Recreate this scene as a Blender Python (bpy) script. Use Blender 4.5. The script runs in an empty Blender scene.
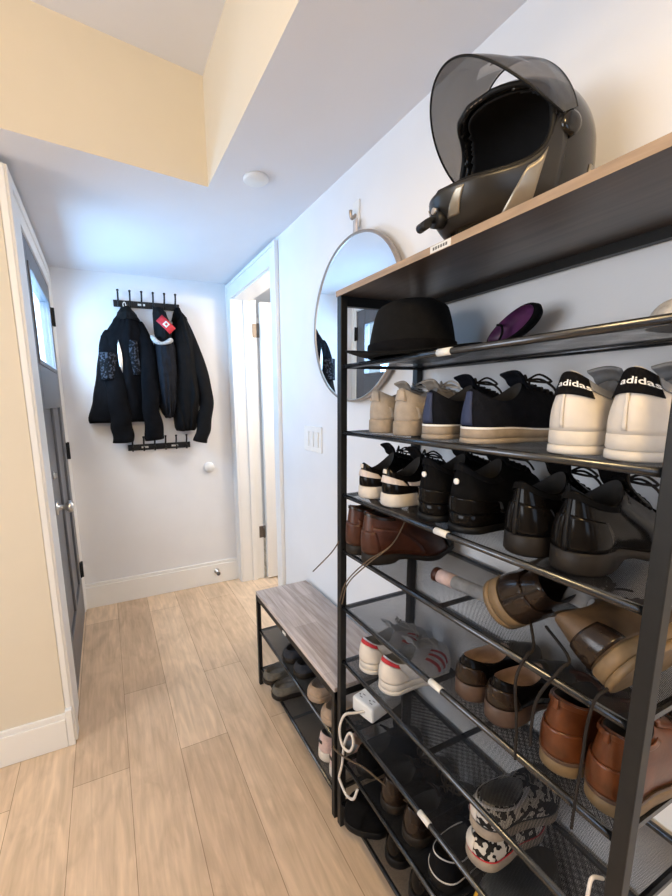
import bpy, bmesh, math, random
from mathutils import Vector, Matrix, noise
random.seed(7)
SC = bpy.context.scene
COL = SC.collection
PI = math.pi
V = Vector

# ------------------------------------------------------------------ materials
def new_mat(name):
    m = bpy.data.materials.new(name); m.use_nodes = True
    nt = m.node_tree; b = nt.nodes['Principled BSDF']
    return m, nt, b

def mat(name, col, rough=.6, metal=0., var=.12, scale=40., bump=0., bscale=None, coat=0., sheen=0., spec=.5, stretch=None):
    m, nt, b = new_mat(name)
    n = nt.nodes; l = nt.links
    tc = n.new('ShaderNodeTexCoord'); src = tc.outputs['Object']
    if stretch:
        mp = n.new('ShaderNodeMapping'); mp.inputs['Scale'].default_value = stretch
        l.new(src, mp.inputs['Vector']); src = mp.outputs['Vector']
    nz = n.new('ShaderNodeTexNoise'); nz.inputs['Scale'].default_value = scale; nz.inputs['Detail'].default_value = 4
    l.new(src, nz.inputs['Vector'])
    r = n.new('ShaderNodeValToRGB')
    r.color_ramp.elements[0].position = .3; r.color_ramp.elements[1].position = .7
    r.color_ramp.elements[0].color = (*[max(0, c*(1-var)) for c in col], 1)
    r.color_ramp.elements[1].color = (*[min(1, c*(1+var)) for c in col], 1)
    l.new(nz.outputs['Fac'], r.inputs['Fac']); l.new(r.outputs['Color'], b.inputs['Base Color'])
    b.inputs['Roughness'].default_value = rough; b.inputs['Metallic'].default_value = metal
    b.inputs['Specular IOR Level'].default_value = spec
    b.inputs['Coat Weight'].default_value = coat; b.inputs['Coat Roughness'].default_value = .15
    b.inputs['Sheen Weight'].default_value = sheen
    if bump:
        n2 = n.new('ShaderNodeTexNoise'); n2.inputs['Scale'].default_value = bscale or scale*4; n2.inputs['Detail'].default_value = 3
        l.new(src, n2.inputs['Vector'])
        bp = n.new('ShaderNodeBump'); bp.inputs['Strength'].default_value = bump; bp.inputs['Distance'].default_value = .004
        l.new(n2.outputs['Fac'], bp.inputs['Height']); l.new(bp.outputs['Normal'], b.inputs['Normal'])
    return m

def mat_planks():
    m, nt, b = new_mat('oak_planks'); n = nt.nodes; l = nt.links
    tc = n.new('ShaderNodeTexCoord'); mp = n.new('ShaderNodeMapping')
    mp.inputs['Rotation'].default_value = (0, 0, PI/2); mp.inputs['Location'].default_value = (.295, .03, 0)
    l.new(tc.outputs['Object'], mp.inputs['Vector'])
    br = n.new('ShaderNodeTexBrick')
    br.offset = .3625; br.squash = 1
    br.inputs['Scale'].default_value = 1; br.inputs['Brick Width'].default_value = 1.2; br.inputs['Row Height'].default_value = .19
    br.inputs['Mortar Size'].default_value = .0011; br.inputs['Mortar Smooth'].default_value = .3; br.inputs['Bias'].default_value = 0
    br.inputs['Color1'].default_value = (.62, .475, .34, 1); br.inputs['Color2'].default_value = (.76, .61, .455, 1)
    br.inputs['Mortar'].default_value = (.30, .20, .12, 1)
    l.new(mp.outputs['Vector'], br.inputs['Vector'])
    mg = n.new('ShaderNodeMapping'); mg.inputs['Scale'].default_value = (2.0, 26, 1)
    l.new(mp.outputs['Vector'], mg.inputs['Vector'])
    g = n.new('ShaderNodeTexNoise'); g.inputs['Scale'].default_value = 2.2; g.inputs['Detail'].default_value = 7; g.inputs['Distortion'].default_value = .7
    l.new(mg.outputs['Vector'], g.inputs['Vector'])
    big = n.new('ShaderNodeTexNoise'); big.inputs['Scale'].default_value = 5; big.inputs['Detail'].default_value = 4; big.inputs['Distortion'].default_value = 1.2
    mb = n.new('ShaderNodeMapping'); mb.inputs['Scale'].default_value = (1, 3.2, 1)
    l.new(mp.outputs['Vector'], mb.inputs['Vector']); l.new(mb.outputs['Vector'], big.inputs['Vector'])
    rg = n.new('ShaderNodeValToRGB'); rg.color_ramp.elements[0].position = .3; rg.color_ramp.elements[1].position = .72
    rg.color_ramp.elements[0].color = (.86, .83, .80, 1); rg.color_ramp.elements[1].color = (1.08, 1.06, 1.04, 1)
    l.new(g.outputs['Fac'], rg.inputs['Fac'])
    rb = n.new('ShaderNodeValToRGB'); rb.color_ramp.elements[0].position = .3; rb.color_ramp.elements[1].position = .65
    rb.color_ramp.elements[0].color = (.84, .82, .79, 1); rb.color_ramp.elements[1].color = (1.06, 1.05, 1.04, 1)
    l.new(big.outputs['Fac'], rb.inputs['Fac'])
    m1 = n.new('ShaderNodeMixRGB'); m1.blend_type = 'MULTIPLY'; m1.inputs['Fac'].default_value = 1
    l.new(br.outputs['Color'], m1.inputs['Color1']); l.new(rg.outputs['Color'], m1.inputs['Color2'])
    m2 = n.new('ShaderNodeMixRGB'); m2.blend_type = 'MULTIPLY'; m2.inputs['Fac'].default_value = 1
    l.new(m1.outputs['Color'], m2.inputs['Color1']); l.new(rb.outputs['Color'], m2.inputs['Color2'])
    l.new(m2.outputs['Color'], b.inputs['Base Color'])
    b.inputs['Roughness'].default_value = .48
    bp = n.new('ShaderNodeBump'); bp.inputs['Strength'].default_value = .15; bp.inputs['Distance'].default_value = .003
    l.new(g.outputs['Fac'], bp.inputs['Height']); l.new(bp.outputs['Normal'], b.inputs['Normal'])
    return m

def mat_wood(name, c1, c2, rough=.5, along='Y', blocks=False):
    m, nt, b = new_mat(name); n = nt.nodes; l = nt.links
    tc = n.new('ShaderNodeTexCoord'); mp = n.new('ShaderNodeMapping')
    mp.inputs['Scale'].default_value = (22, 1.6, 22) if along == 'Y' else (1.6, 22, 22)
    l.new(tc.outputs['Object'], mp.inputs['Vector'])
    g = n.new('ShaderNodeTexNoise'); g.inputs['Scale'].default_value = 3; g.inputs['Detail'].default_value = 7; g.inputs['Distortion'].default_value = .8
    l.new(mp.outputs['Vector'], g.inputs['Vector'])
    r = n.new('ShaderNodeValToRGB'); r.color_ramp.elements[0].position = .32; r.color_ramp.elements[1].position = .68
    r.color_ramp.elements[0].color = (*c1, 1); r.color_ramp.elements[1].color = (*c2, 1)
    l.new(g.outputs['Fac'], r.inputs['Fac']); out = r.outputs['Color']
    if blocks:
        mp2 = n.new('ShaderNodeMapping'); mp2.inputs['Rotation'].default_value = (0, 0, PI/2)
        l.new(tc.outputs['Object'], mp2.inputs['Vector'])
        br = n.new('ShaderNodeTexBrick'); br.inputs['Scale'].default_value = 1; br.inputs['Brick Width'].default_value = .52; br.inputs['Row Height'].default_value = .098
        br.inputs['Mortar Size'].default_value = .0006; br.offset = .43
        br.inputs['Color1'].default_value = (.78, .76, .75, 1); br.inputs['Color2'].default_value = (1.1, 1.1, 1.12, 1); br.inputs['Mortar'].default_value = (.6, .57, .55, 1)
        l.new(mp2.outputs['Vector'], br.inputs['Vector'])
        mx = n.new('ShaderNodeMixRGB'); mx.blend_type = 'MULTIPLY'; mx.inputs['Fac'].default_value = 1
        l.new(out, mx.inputs['Color1']); l.new(br.outputs['Color'], mx.inputs['Color2']); out = mx.outputs['Color']
    l.new(out, b.inputs['Base Color']); b.inputs['Roughness'].default_value = rough
    return m

def mat_mesh(name, col, k=900., thr=.30, rough=.38):
    """perforated steel mesh: procedural diamond holes"""
    m, nt, b = new_mat(name); n = nt.nodes; l = nt.links
    tc = n.new('ShaderNodeTexCoord'); sp = n.new('ShaderNodeSeparateXYZ'); l.new(tc.outputs['Object'], sp.inputs[0])
    def mth(op, a, c=None):
        x = n.new('ShaderNodeMath'); x.operation = op
        for i, q in enumerate((a, c)):
            if q is None: continue
            if isinstance(q, (int, float)): x.inputs[i].default_value = q
            else: l.new(q, x.inputs[i])
        return x.outputs[0]
    a = mth('ADD', sp.outputs['X'], sp.outputs['Y']); c = mth('SUBTRACT', sp.outputs['X'], sp.outputs['Y'])
    sa = mth('ABSOLUTE', mth('SINE', mth('MULTIPLY', a, k))); sb = mth('ABSOLUTE', mth('SINE', mth('MULTIPLY', c, k)))
    hole = mth('GREATER_THAN', mth('MINIMUM', sa, sb), thr)
    tr = n.new('ShaderNodeBsdfTransparent'); mix = n.new('ShaderNodeMixShader')
    l.new(hole, mix.inputs['Fac']); l.new(b.outputs[0], mix.inputs[1]); l.new(tr.outputs[0], mix.inputs[2])
    l.new(mix.outputs[0], n['Material Output'].inputs['Surface'])
    b.inputs['Base Color'].default_value = (*col, 1); b.inputs['Roughness'].default_value = rough; b.inputs['Metallic'].default_value = .5
    return m

def mat_glass(name, tint, fac, rough=.02):
    m, nt, b = new_mat(name); n = nt.nodes; l = nt.links
    tr = n.new('ShaderNodeBsdfTransparent'); tr.inputs['Color'].default_value = (*tint, 1)
    gl = n.new('ShaderNodeBsdfGlossy'); gl.inputs['Roughness'].default_value = rough
    mix = n.new('ShaderNodeMixShader'); mix.inputs['Fac'].default_value = fac
    fr = n.new('ShaderNodeLayerWeight'); fr.inputs['Blend'].default_value = fac
    l.new(fr.outputs['Facing'], mix.inputs['Fac'])
    l.new(tr.outputs[0], mix.inputs[1]); l.new(gl.outputs[0], mix.inputs[2]); l.new(mix.outputs[0], n['Material Output'].inputs['Surface'])
    return m

def mat_blobs(name, c1, c2, scale, pos=.5):
    m, nt, b = new_mat(name); n = nt.nodes; l = nt.links
    tc = n.new('ShaderNodeTexCoord'); vz = n.new('ShaderNodeTexNoise'); vz.inputs['Scale'].default_value = scale; vz.inputs['Detail'].default_value = 1
    l.new(tc.outputs['Object'], vz.inputs['Vector'])
    r = n.new('ShaderNodeValToRGB'); r.color_ramp.interpolation = 'CONSTANT'
    r.color_ramp.elements[0].color = (*c1, 1); r.color_ramp.elements[1].position = pos; r.color_ramp.elements[1].color = (*c2, 1)
    l.new(vz.outputs['Fac'], r.inputs['Fac']); l.new(r.outputs['Color'], b.inputs['Base Color']); b.inputs['Roughness'].default_value = .9; b.inputs['Specular IOR Level'].default_value = .15
    return m

M = dict(
    wall=mat('wall_paint', (.775, .78, .80), .85, var=.015, scale=6, bump=.06, bscale=220),
    warmlitwall=mat('warm_lit_wall_tint', (.73, .665, .55), .85, var=.015, scale=6, bump=.06, bscale=220),  # warm lamp tone mixed into the wall colour
    ceil=mat('ceiling_paint', (.785, .79, .825), .9, var=.01, scale=6),
    backwall=mat('bounce_damping_wall', (.20, .17, .145), .85, var=.02, scale=6),  # unseen wall made dark so it bounces less light
    trim=mat('trim_paint', (.85, .845, .83), .35, var=.01, scale=10),
    floor=mat_planks(),
    doorgrey=mat('grey_door_paint', (.105, .11, .125), .4, var=.05, scale=12),
    white=mat('white_plastic', (.82, .82, .81), .4, var=.02),
    blackmetal=mat('black_powder_coat', (.012, .0125, .0135), .42, .0, var=.1, scale=60, spec=.25),
    tube=mat('black_steel_tube', (.085, .09, .10), .27, .9, var=.1, scale=60),
    meshm=mat_mesh('black_steel_mesh', (.035, .037, .043), thr=.37),
    meshd=mat_mesh('dark_bench_mesh', (.075, .08, .085), thr=.52),
    steel=mat('brushed_steel', (.62, .61, .59), .28, .95, var=.05),
    bronze=mat('aged_bronze', (.17, .145, .125), .35, .9, var=.1),
    mframe=mat('pale_bronze_frame', (.42, .37, .33), .35, .8, var=.05),
    benchtop=mat_wood('grey_oak_board', (.34, .285, .255), (.56, .50, .475), .5, 'Y', True),
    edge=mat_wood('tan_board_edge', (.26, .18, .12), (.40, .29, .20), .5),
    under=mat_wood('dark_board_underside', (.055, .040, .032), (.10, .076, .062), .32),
    label=mat('label_paper', (.72, .72, .70), .6, var=.05),
    print_=mat('label_print', (.12, .12, .12), .7),
    blackcloth=mat('black_cloth', (.004, .004, .005), .95, var=.3, scale=30, bump=.25, bscale=260, spec=.1),
    greycloth=mat('charcoal_cloth', (.011, .012, .016), .8, var=.3, scale=30, bump=.3, bscale=240, spec=.12),
    jersey=mat('black_nylon', (.0045, .0045, .005), .8, var=.3, scale=25, bump=.2, bscale=200, spec=.15),
    graphic=mat_blobs('faded_print', (.004, .004, .005), (.05, .055, .07), 75, .56),
    felt=mat('black_felt', (.0045, .0045, .005), .95, var=.25, scale=60, bump=.2, bscale=400, spec=.2),
    fleece=mat('grey_fleece', (.42, .40, .38), .95, var=.3, scale=90, bump=.8, bscale=150),
    red=mat('red_patch', (.52, .02, .03), .6),
    ink=mat('white_ink', (.8, .8, .8), .6, var=.02),
    shell=mat('gloss_black_shell', (.010, .009, .008), .14, .0, var=.1, scale=8, coat=.1, spec=.35),
    matshell=mat('satin_black_shell', (.011, .010, .009), .36, var=.1, scale=20),
    helmgrey=mat('champagne_panel', (.30, .27, .22), .3, .6, var=.05),
    liner=mat('helmet_liner', (.008, .008, .009), .95, var=.2),
    visor=mat_glass('smoked_visor', (.52, .50, .48), .12),
    pane=mat_glass('clear_pane', (.95, .97, .98), .06),
    # shoes
    beige=mat('stone_suede', (.34, .295, .25), .85, var=.12, scale=50, bump=.2),
    beigesole=mat('worn_cream_rubber', (.31, .255, .20), .7, var=.15, scale=60),
    navy=mat('navy_mesh_fabric', (.005, .006, .010), .9, var=.25, scale=60, bump=.3, spec=.12),
    navystripe=mat('navy_webbing', (.02, .032, .085), .75),
    blackfab=mat('black_shoe_fabric', (.005, .005, .006), .95, var=.2, bump=.25, spec=.12),
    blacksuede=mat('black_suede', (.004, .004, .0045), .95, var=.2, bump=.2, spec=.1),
    blackleather=mat('black_leather', (.005, .0045, .0045), .13, var=.2, scale=50, bump=.006, spec=.13),
    blacksole=mat('black_rubber', (.006, .006, .0065), .5, var=.2, spec=.2),
    darksole=mat('brown_black_rubber', (.014, .011, .009), .5, var=.2, spec=.25),
    whiteleather=mat('white_leather', (.66, .61, .55), .5, var=.06, scale=30, bump=.08),
    whitesole=mat('white_rubber', (.62, .575, .52), .6, var=.08, scale=50),
    pinkwhite=mat('off_white_leather', (.60, .53, .50), .5, var=.08),
    chestnut=mat('chestnut_leather', (.055, .017, .009), .36, var=.3, scale=35, bump=.04, spec=.35),
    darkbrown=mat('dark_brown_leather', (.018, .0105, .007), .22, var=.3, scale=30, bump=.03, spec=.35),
    tanleather=mat('tan_brown_leather', (.10, .029, .009), .28, var=.35, scale=30, bump=.04, spec=.4),
    gum=mat('gum_rubber', (.16, .105, .052), .55, var=.2, scale=40),
    darktan=mat('dark_tan_leather', (.075, .045, .023), .45, var=.3, scale=30, bump=.1),
    heelbrown=mat('stacked_brown_heel', (.075, .044, .031), .5, var=.2),
    insole=mat('tan_insole', (.42, .29, .21), .7),
    greylin=mat('grey_lining', (.22, .22, .225), .9, var=.2),
    darklin=mat('dark_lining', (.02, .018, .017), .9),
    lacek=mat('dark_cord', (.018, .015, .014), .9, spec=.2),
    lacew=mat('pale_cord', (.60, .58, .56), .8),
    laceb=mat('brown_cord', (.10, .07, .045), .8),
    redleather=mat('red_leather', (.50, .02, .03), .5),
    greymesh=mat('white_knit', (.62, .63, .66), .8, var=.1, scale=90, bump=.3),
    checker=mat_blobs('mottled_print', (.018, .016, .015), (.55, .52, .47), 75, .5),
    olive=mat('grey_olive_felt', (.115, .105, .088), .95, var=.2, scale=60, bump=.4),
    navyfelt=mat('navy_felt', (.022, .025, .034), .95, var=.2, bump=.4),
    tanfelt=mat('tan_felt', (.33, .245, .18), .9, var=.12, scale=60, bump=.3),
    footbed=mat('grey_footbed', (.13, .125, .12), .95, var=.2, bump=.4),
    tanbed=mat('grey_beige_footbed', (.30, .26, .235), .95, var=.15, bump=.4),
    purple=mat('purple_satin', (.075, .018, .075), .5, var=.4, scale=30),
    pinkshoe=mat('dusty_pink_knit', (.58, .43, .40), .85, var=.12, scale=70, bump=.3),
    cablew=mat('white_cable', (.66, .62, .58), .5, var=.05),
    slot=mat('dark_slot', (.03, .03, .03), .6),
    yellow=mat('amber_plastic', (.75, .40, .03), .4),
    greyshell=mat('grey_rubber_toe', (.09, .10, .105), .35, var=.2),
    mirror=None,
)
mm, nt, b = new_mat('mirror_glass'); b.inputs['Base Color'].default_value = (.93, .95, .96, 1); b.inputs['Metallic'].default_value = 1; b.inputs['Roughness'].default_value = .0
M['mirror'] = mm

# ------------------------------------------------------------------ mesh helpers
def box(bm, x0, x1, y0, y1, z0, z1, mi=0):
    vs = [bm.verts.new(p) for p in ((x0,y0,z0),(x1,y0,z0),(x1,y1,z0),(x0,y1,z0),(x0,y0,z1),(x1,y0,z1),(x1,y1,z1),(x0,y1,z1))]
    fs = []
    for f in ((0,3,2,1),(4,5,6,7),(0,1,5,4),(1,2,6,5),(2,3,7,6),(3,0,4,7)):
        q = bm.faces.new([vs[i] for i in f]); q.material_index = mi; fs.append(q)
    return fs

def loft(bm, rings, closed=True, cap0=True, cap1=True, smooth=True, mi=0):
    R = [[bm.verts.new(p) for p in r] for r in rings]
    n = len(rings[0])
    for a, c in zip(R, R[1:]):
        for i in range(n if closed else n-1):
            j = (i+1) % n
            f = bm.faces.new((a[i], a[j], c[j], c[i])); f.smooth = smooth; f.material_index = mi
    if cap0 and closed: f = bm.faces.new(R[0][::-1]); f.material_index = mi
    if cap1 and closed: f = bm.faces.new(R[-1]); f.material_index = mi
    return R

def catmull(pts, n=6):
    pts = [V(p) for p in pts]; out = []
    P = [pts[0]*2-pts[1]] + pts + [pts[-1]*2-pts[-2]]
    for i in range(1, len(P)-2):
        a, b_, c, d = P[i-1], P[i], P[i+1], P[i+2]
        for k in range(n):
            t = k/n
            out.append(.5*((2*b_)+(c-a)*t+(2*a-5*b_+4*c-d)*t*t+(3*b_-a-3*c+d)*t**3))
    out.append(pts[-1]); return out

def tube(bm, pts, r, n=8, closed=False, mi=0, flat=1.):
    pts = [V(p) for p in pts]; m = len(pts)
    rf = r if callable(r) else (lambda s: r)
    rings = []; up = V((0, 0, 1)); prev = None
    for i, p in enumerate(pts):
        if closed: d = pts[(i+1) % m]-pts[i-1]
        else: d = pts[min(i+1, m-1)]-pts[max(i-1, 0)]
        d.normalize()
        if prev is None:
            a = d.cross(up)
            if a.length < .1: a = d.cross(V((1, 0, 0)))
        else:
            a = prev - d*prev.dot(d)
        a.normalize(); prev = a; c = d.cross(a); q = rf(i/max(1, m-1))
        rings.append([p+a*math.cos(2*PI*k/n)*q+c*math.sin(2*PI*k/n)*q*flat for k in range(n)])
    if closed: 
        R = loft(bm, rings, True, False, False, mi=mi)
        for i in range(n):
            j = (i+1) % n
            f = bm.faces.new((R[-1][i], R[-1][j], R[0][j], R[0][i])); f.smooth = True; f.material_index = mi
    else: loft(bm, rings, mi=mi)

def lathe(bm, prof, axis='Z', n=32, c=(0, 0, 0), mi=0, cap0=True, cap1=True):
    c = V(c); rings = []
    for r, h in prof:
        ring = []
        for k in range(n):
            a = 2*PI*k/n; x, y = r*math.cos(a), r*math.sin(a)
            ring.append(c + (V((x, y, h)) if axis == 'Z' else V((h, x, y)) if axis == 'X' else V((x, h, y))))
        rings.append(ring)
    loft(bm, rings, cap0=cap0, cap1=cap1, mi=mi)

def sheet(bm, fn, nu, nv, mi=0, smooth=True):
    G = [[bm.verts.new(fn(i/nu, j/nv)) for j in range(nv+1)] for i in range(nu+1)]
    for i in range(nu):
        for j in range(nv):
            f = bm.faces.new((G[i][j], G[i+1][j], G[i+1][j+1], G[i][j+1])); f.smooth = smooth; f.material_index = mi

def prism(bm, pts, z0, z1, mi=0):
    loft(bm, [[(x, y, z0) for x, y in pts], [(x, y, z1) for x, y in pts]], smooth=False, mi=mi)

def obj(name, bm, m, parent=None, label=None, thick=0., bevel=0., kind=None, subd=0):
    bmesh.ops.recalc_face_normals(bm, faces=bm.faces)
    me = bpy.data.meshes.new(name); bm.to_mesh(me); bm.free()
    for q in (m if isinstance(m, (list, tuple)) else [m]): me.materials.append(q)
    o = bpy.data.objects.new(name, me); COL.objects.link(o)
    if parent: o.parent = parent
    if label: o['label'] = label
    if kind: o['kind'] = kind
    if subd:
        s = o.modifiers.new('s', 'SUBSURF'); s.levels = subd; s.render_levels = subd
    if thick:
        s = o.modifiers.new('t', 'SOLIDIFY'); s.thickness = thick; s.offset = 0
    if bevel:
        s = o.modifiers.new('b', 'BEVEL'); s.width = bevel; s.segments = 2; s.limit_method = 'ANGLE'; s.angle_limit = .6
    return o

def NB(): return bmesh.new()
def boxes(name, L, m, parent=None, bevel=0., label=None, kind=None):
    bm = NB()
    for q in L: box(bm, *q)
    return obj(name, bm, m, parent, label, bevel=bevel, kind=kind)
def thing(name, label, cat, loc=(0, 0, 0), rot=(0, 0, 0), group=None):
    o = bpy.data.objects.new(name, None); COL.objects.link(o); o.empty_display_size = .05
    o.location = loc; o.rotation_euler = rot; return tag(o, label, cat, group)
def tag(o, label, cat, group=None):
    o['label'] = label; o['category'] = cat
    if group: o['group'] = group
    return o
def struct(name, L, m, bevel=0.): return boxes(name, L, m, bevel=bevel, kind='structure')
def structp(name, pts, z0, z1, m):
    bm = NB(); prism(bm, pts, z0, z1); return obj(name, bm, m, kind='structure')

# ------------------------------------------------------------------ setting
XW, YE, ZC, XD, YF = .854, 2.938, 2.153, -.222, 1.721
XL, YB, ZT = -2.3, -2.4, 2.515
XO = -.33
struct('floor', [(XL-.1, 2.4, YB-.1, 4.2, -.08, 0)], M['floor'])
structp('ceiling', [(XL-.1, YB-.1), (.5, YB-.1), (.5, 1.75), (XL-.1, 1.75)], ZT, ZT+.1, M['ceil'])
cl = structp('ceiling.001', [(XL-.1, 1.681-.165*(XL-.1-.429)*-1), (.429, 1.681), (.429, YB-.1), (XW+.1, YB-.1), (XW+.1, YE+.1), (XO, YE+.1), (XO, YF+.1), (XL-.1, YF+.1)], ZC, ZT+.14, [M['ceil'], M['warmlitwall']])
for p in cl.data.polygons: p.material_index = 0 if abs(p.normal.z) > .5 else 1  # tray sides take the warm-light tint, flat faces stay plain
struct('wall_far', [(XO, XW+.1, YE, YE+.1, 0, ZC)], M['wall'])
# right wall with a doorway (opening y 2.111..2.847, z..2.035)
struct('wall_right', [(XW, XW+.1, YB-.1, 2.10, 0, ZC), (XW, XW+.1, 2.86, YE, 0, ZC), (XW, XW+.1, 2.10, 2.86, 2.045, ZC)], M['wall'])
# left: short wall facing the camera, with the entrance-door wall behind it
struct('wall_front', [(XL, -.246, YF, YF+.1, 0, ZC)], M['warmlitwall'])
struct('wall_left', [(XO, -.246, YF+.1, 1.97, 0, ZC), (XO, -.246, 2.885, YE, 0, ZC), (XO, -.246, 1.97, 2.885, 2.04, ZC)], M['wall'])
struct('wall_left.001', [(XL-.1, XL, YB, -.2, 0, ZT), (XL-.1, XL, 1.4, YF, 0, ZT), (XL-.1, XL, -.2, 1.4, 0, .8), (XL-.1, XL, -.2, 1.4, 2.1, ZT)], M['warmlitwall'])
w = struct('added_window_2', [(XL-.08, XL-.02, -.2, -.13, .8, 2.1), (XL-.08, XL-.02, 1.33, 1.4, .8, 2.1), (XL-.08, XL-.02, -.13, 1.33, .8, .87), (XL-.08, XL-.02, -.13, 1.33, 2.03, 2.1), (XL-.08, XL-.02, .57, .63, .87, 2.03)], M['trim'])  # unseen window added so cool light enters from the left
boxes('pane', [(XL-.055, XL-.05, -.13, 1.33, .87, 2.03)], M['pane'], w)
# back wall behind the camera, darkened to cut bounce, with an added window
struct('wall_back', [(XL-.1, -1.35, YB-.1, YB, 0, ZT), (.35, XW, YB-.1, YB, 0, ZT), (-1.35, .35, YB-.1, YB, 0, .85), (-1.35, .35, YB-.1, YB, 2.15, ZT)], M['backwall'])
# side room beyond the right doorway
struct('wall_right.001', [(2.2, 2.3, 1.6, 4.1, 0, ZC), (XW+.1, 2.3, 4.0, 4.1, 0, ZC), (XW+.1, 2.3, 1.5, 1.6, 0, ZC)], M['wall'])
struct('ceiling.002', [(XW+.1, 2.3, 1.5, 4.1, ZC, ZC+.1)], M['ceil'])

# unseen window behind the camera, added to bring in fill light
w = struct('added_window_1', [(-1.35, -1.28, YB-.08, YB-.02, .85, 2.15), (.28, .35, YB-.08, YB-.02, .85, 2.15), (-1.28, .28, YB-.08, YB-.02, .85, .92), (-1.28, .28, YB-.08, YB-.02, 2.08, 2.15), (-.53, -.47, YB-.08, YB-.02, .92, 2.08)], M['trim'])
boxes('pane', [(-1.28, .28, YB-.055, YB-.05, .92, 2.08)], M['pane'], w)

# baseboards: a flat board with a moulded cap
def base_y(name, x0, x1, y, s=-1, h=.172):
    struct(name, [(x0, x1, min(y, y+s*.016), max(y, y+s*.016), 0, h-.022), (x0, x1, min(y, y+s*.011), max(y, y+s*.011), h-.022, h)], M['trim'], .003)
base_y('baseboard_far', XD, XW-.018, YE)
base_y('baseboard_front', XL, -.2465, YF, h=.145)
struct('baseboard_left', [(-.246, -.2215, YF-.016, YF+.004, 0, .16)], M['trim'], .003)
struct('baseboard_right', [(XW-.016, XW, YB, 2.02, 0, .15), (XW-.011, XW, YB, 2.02, .15, .172)], M['trim'], .003)

# entrance door casing
struct('trim_1', [(-.246, XD, 1.722, 1.965, .0, 2.128), (-.246, XD+.008, 1.727, 1.80, .0, 2.128)], M['trim'], .004)
struct('trim_2', [(-.246, XD, 2.882, 2.9375, 0, 2.128), (-.246, XD+.006, 2.915, 2.9375, 0, 2.128)], M['trim'], .003)
struct('trim_3', [(-.246, XD, 1.965, 2.882, 2.035, 2.128), (-.246, XD+.008, 1.80, 2.915, 2.09, 2.128)], M['trim'], .003)

# entrance door: dark grey, glazed upper light over two tall panels
d1 = boxes('door_1', [
    (-.272, -.228, 1.97, 2.08, .008, 2.03), (-.272, -.228, 2.765, 2.88, .008, 2.03),
    (-.272, -.228, 2.08, 2.765, 1.92, 2.03), (-.272, -.228, 2.08, 2.765, 1.34, 1.545),
    (-.272, -.228, 2.08, 2.765, .008, .25), (-.272, -.228, 2.39, 2.455, .25, 1.34),
    (-.262, -.240, 2.08, 2.39, .25, 1.34), (-.262, -.240, 2.455, 2.765, .25, 1.34)], M['doorgrey'], bevel=.004, kind='structure')
boxes('window_bead', [(-.24, -.222, 2.065, 2.083, 1.53, 1.935), (-.24, -.222, 2.762, 2.78, 1.53, 1.935), (-.24, -.222, 2.083, 2.762, 1.53, 1.55), (-.24, -.222, 2.083, 2.762, 1.915, 1.935)], M['doorgrey'], d1, .003)
boxes('pane', [(-.253, -.248, 2.08, 2.765, 1.545, 1.92)], M['pane'], d1)
for z in (1.86, 1.075, .30):
    bm = NB(); box(bm, -.228, -.2205, 2.862, 2.890, z-.05, z+.05); tube(bm, [(-.217, 2.884, z-.052), (-.217, 2.884, z+.052)], .007, 10)
    obj('hinge', bm, M['blackmetal'], d1, label='black butt hinge')
bm = NB(); lathe(bm, [(.0, -.228), (.032, -.228), (.032, -.222), (.012, -.219), (.010, -.196), (.017, -.190), (.026, -.178), (.026, -.168), (.017, -.158), (.0, -.157)], 'X', 24, (0, 2.045, .91), cap0=False, cap1=False)
obj('door_knob', bm, M['steel'], d1, label='round steel door knob')
bm = NB(); lathe(bm, [(0, -.228), (.018, -.228), (.018, -.223), (.012, -.220), (0, -.220)], 'X', 24, (0, 2.075, 1.05), cap0=False, cap1=False); box(bm, -.220, -.212, 2.071, 2.079, 1.040, 1.060)
obj('deadbolt', bm, M['steel'], d1, label='steel thumb-turn deadbolt')

# right doorway: casing, jambs, open white door
struct('trim_4', [(XW-.016, XW, 2.026, 2.11, 0, 2.138), (XW-.022, XW-.001, 2.0253, 2.046, 0, 2.139)], M['trim'], .003)
struct('trim_5', [(XW-.016, XW, 2.85, 2.9365, 0, 2.138), (XW-.022, XW-.001, 2.916, 2.9368, 0, 2.139)], M['trim'], .003)
struct('trim_6', [(XW-.016, XW, 2.11, 2.85, 2.04, 2.138), (XW-.022, XW-.001, 2.046, 2.916, 2.118, 2.1385)], M['trim'], .003)
struct('trim_7', [(XW-.001, XW+.13, 2.10, 2.111, 0, 2.045), (XW-.001, XW+.17, 2.848, 2.86, 0, 2.045), (XW-.001, XW+.13, 2.111, 2.848, 2.033, 2.045),
    (XW+.075, XW+.11, 2.836, 2.848, 0, 2.033)], M['trim'], .002)
d2 = boxes('door_2', [(1.04, 1.76, 2.808, 2.846, .012, 2.025), (1.15, 1.36, 2.803, 2.808, 1.15, 1.85), (1.47, 1.67, 2.803, 2.808, 1.15, 1.85), (1.15, 1.36, 2.803, 2.808, .25, 1.0), (1.47, 1.67, 2.803, 2.808, .25, 1.0)], M['trim'], bevel=.004, kind='structure')
for z in (1.84, .375):
    bm = NB(); box(bm, .992, 1.024, 2.843, 2.848, z-.045, z+.045); tube(bm, [(1.03, 2.84, z-.047), (1.03, 2.84, z+.047)], .008, 10)
    obj('hinge', bm, M['bronze'], d2, label='bronze door hinge')

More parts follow.
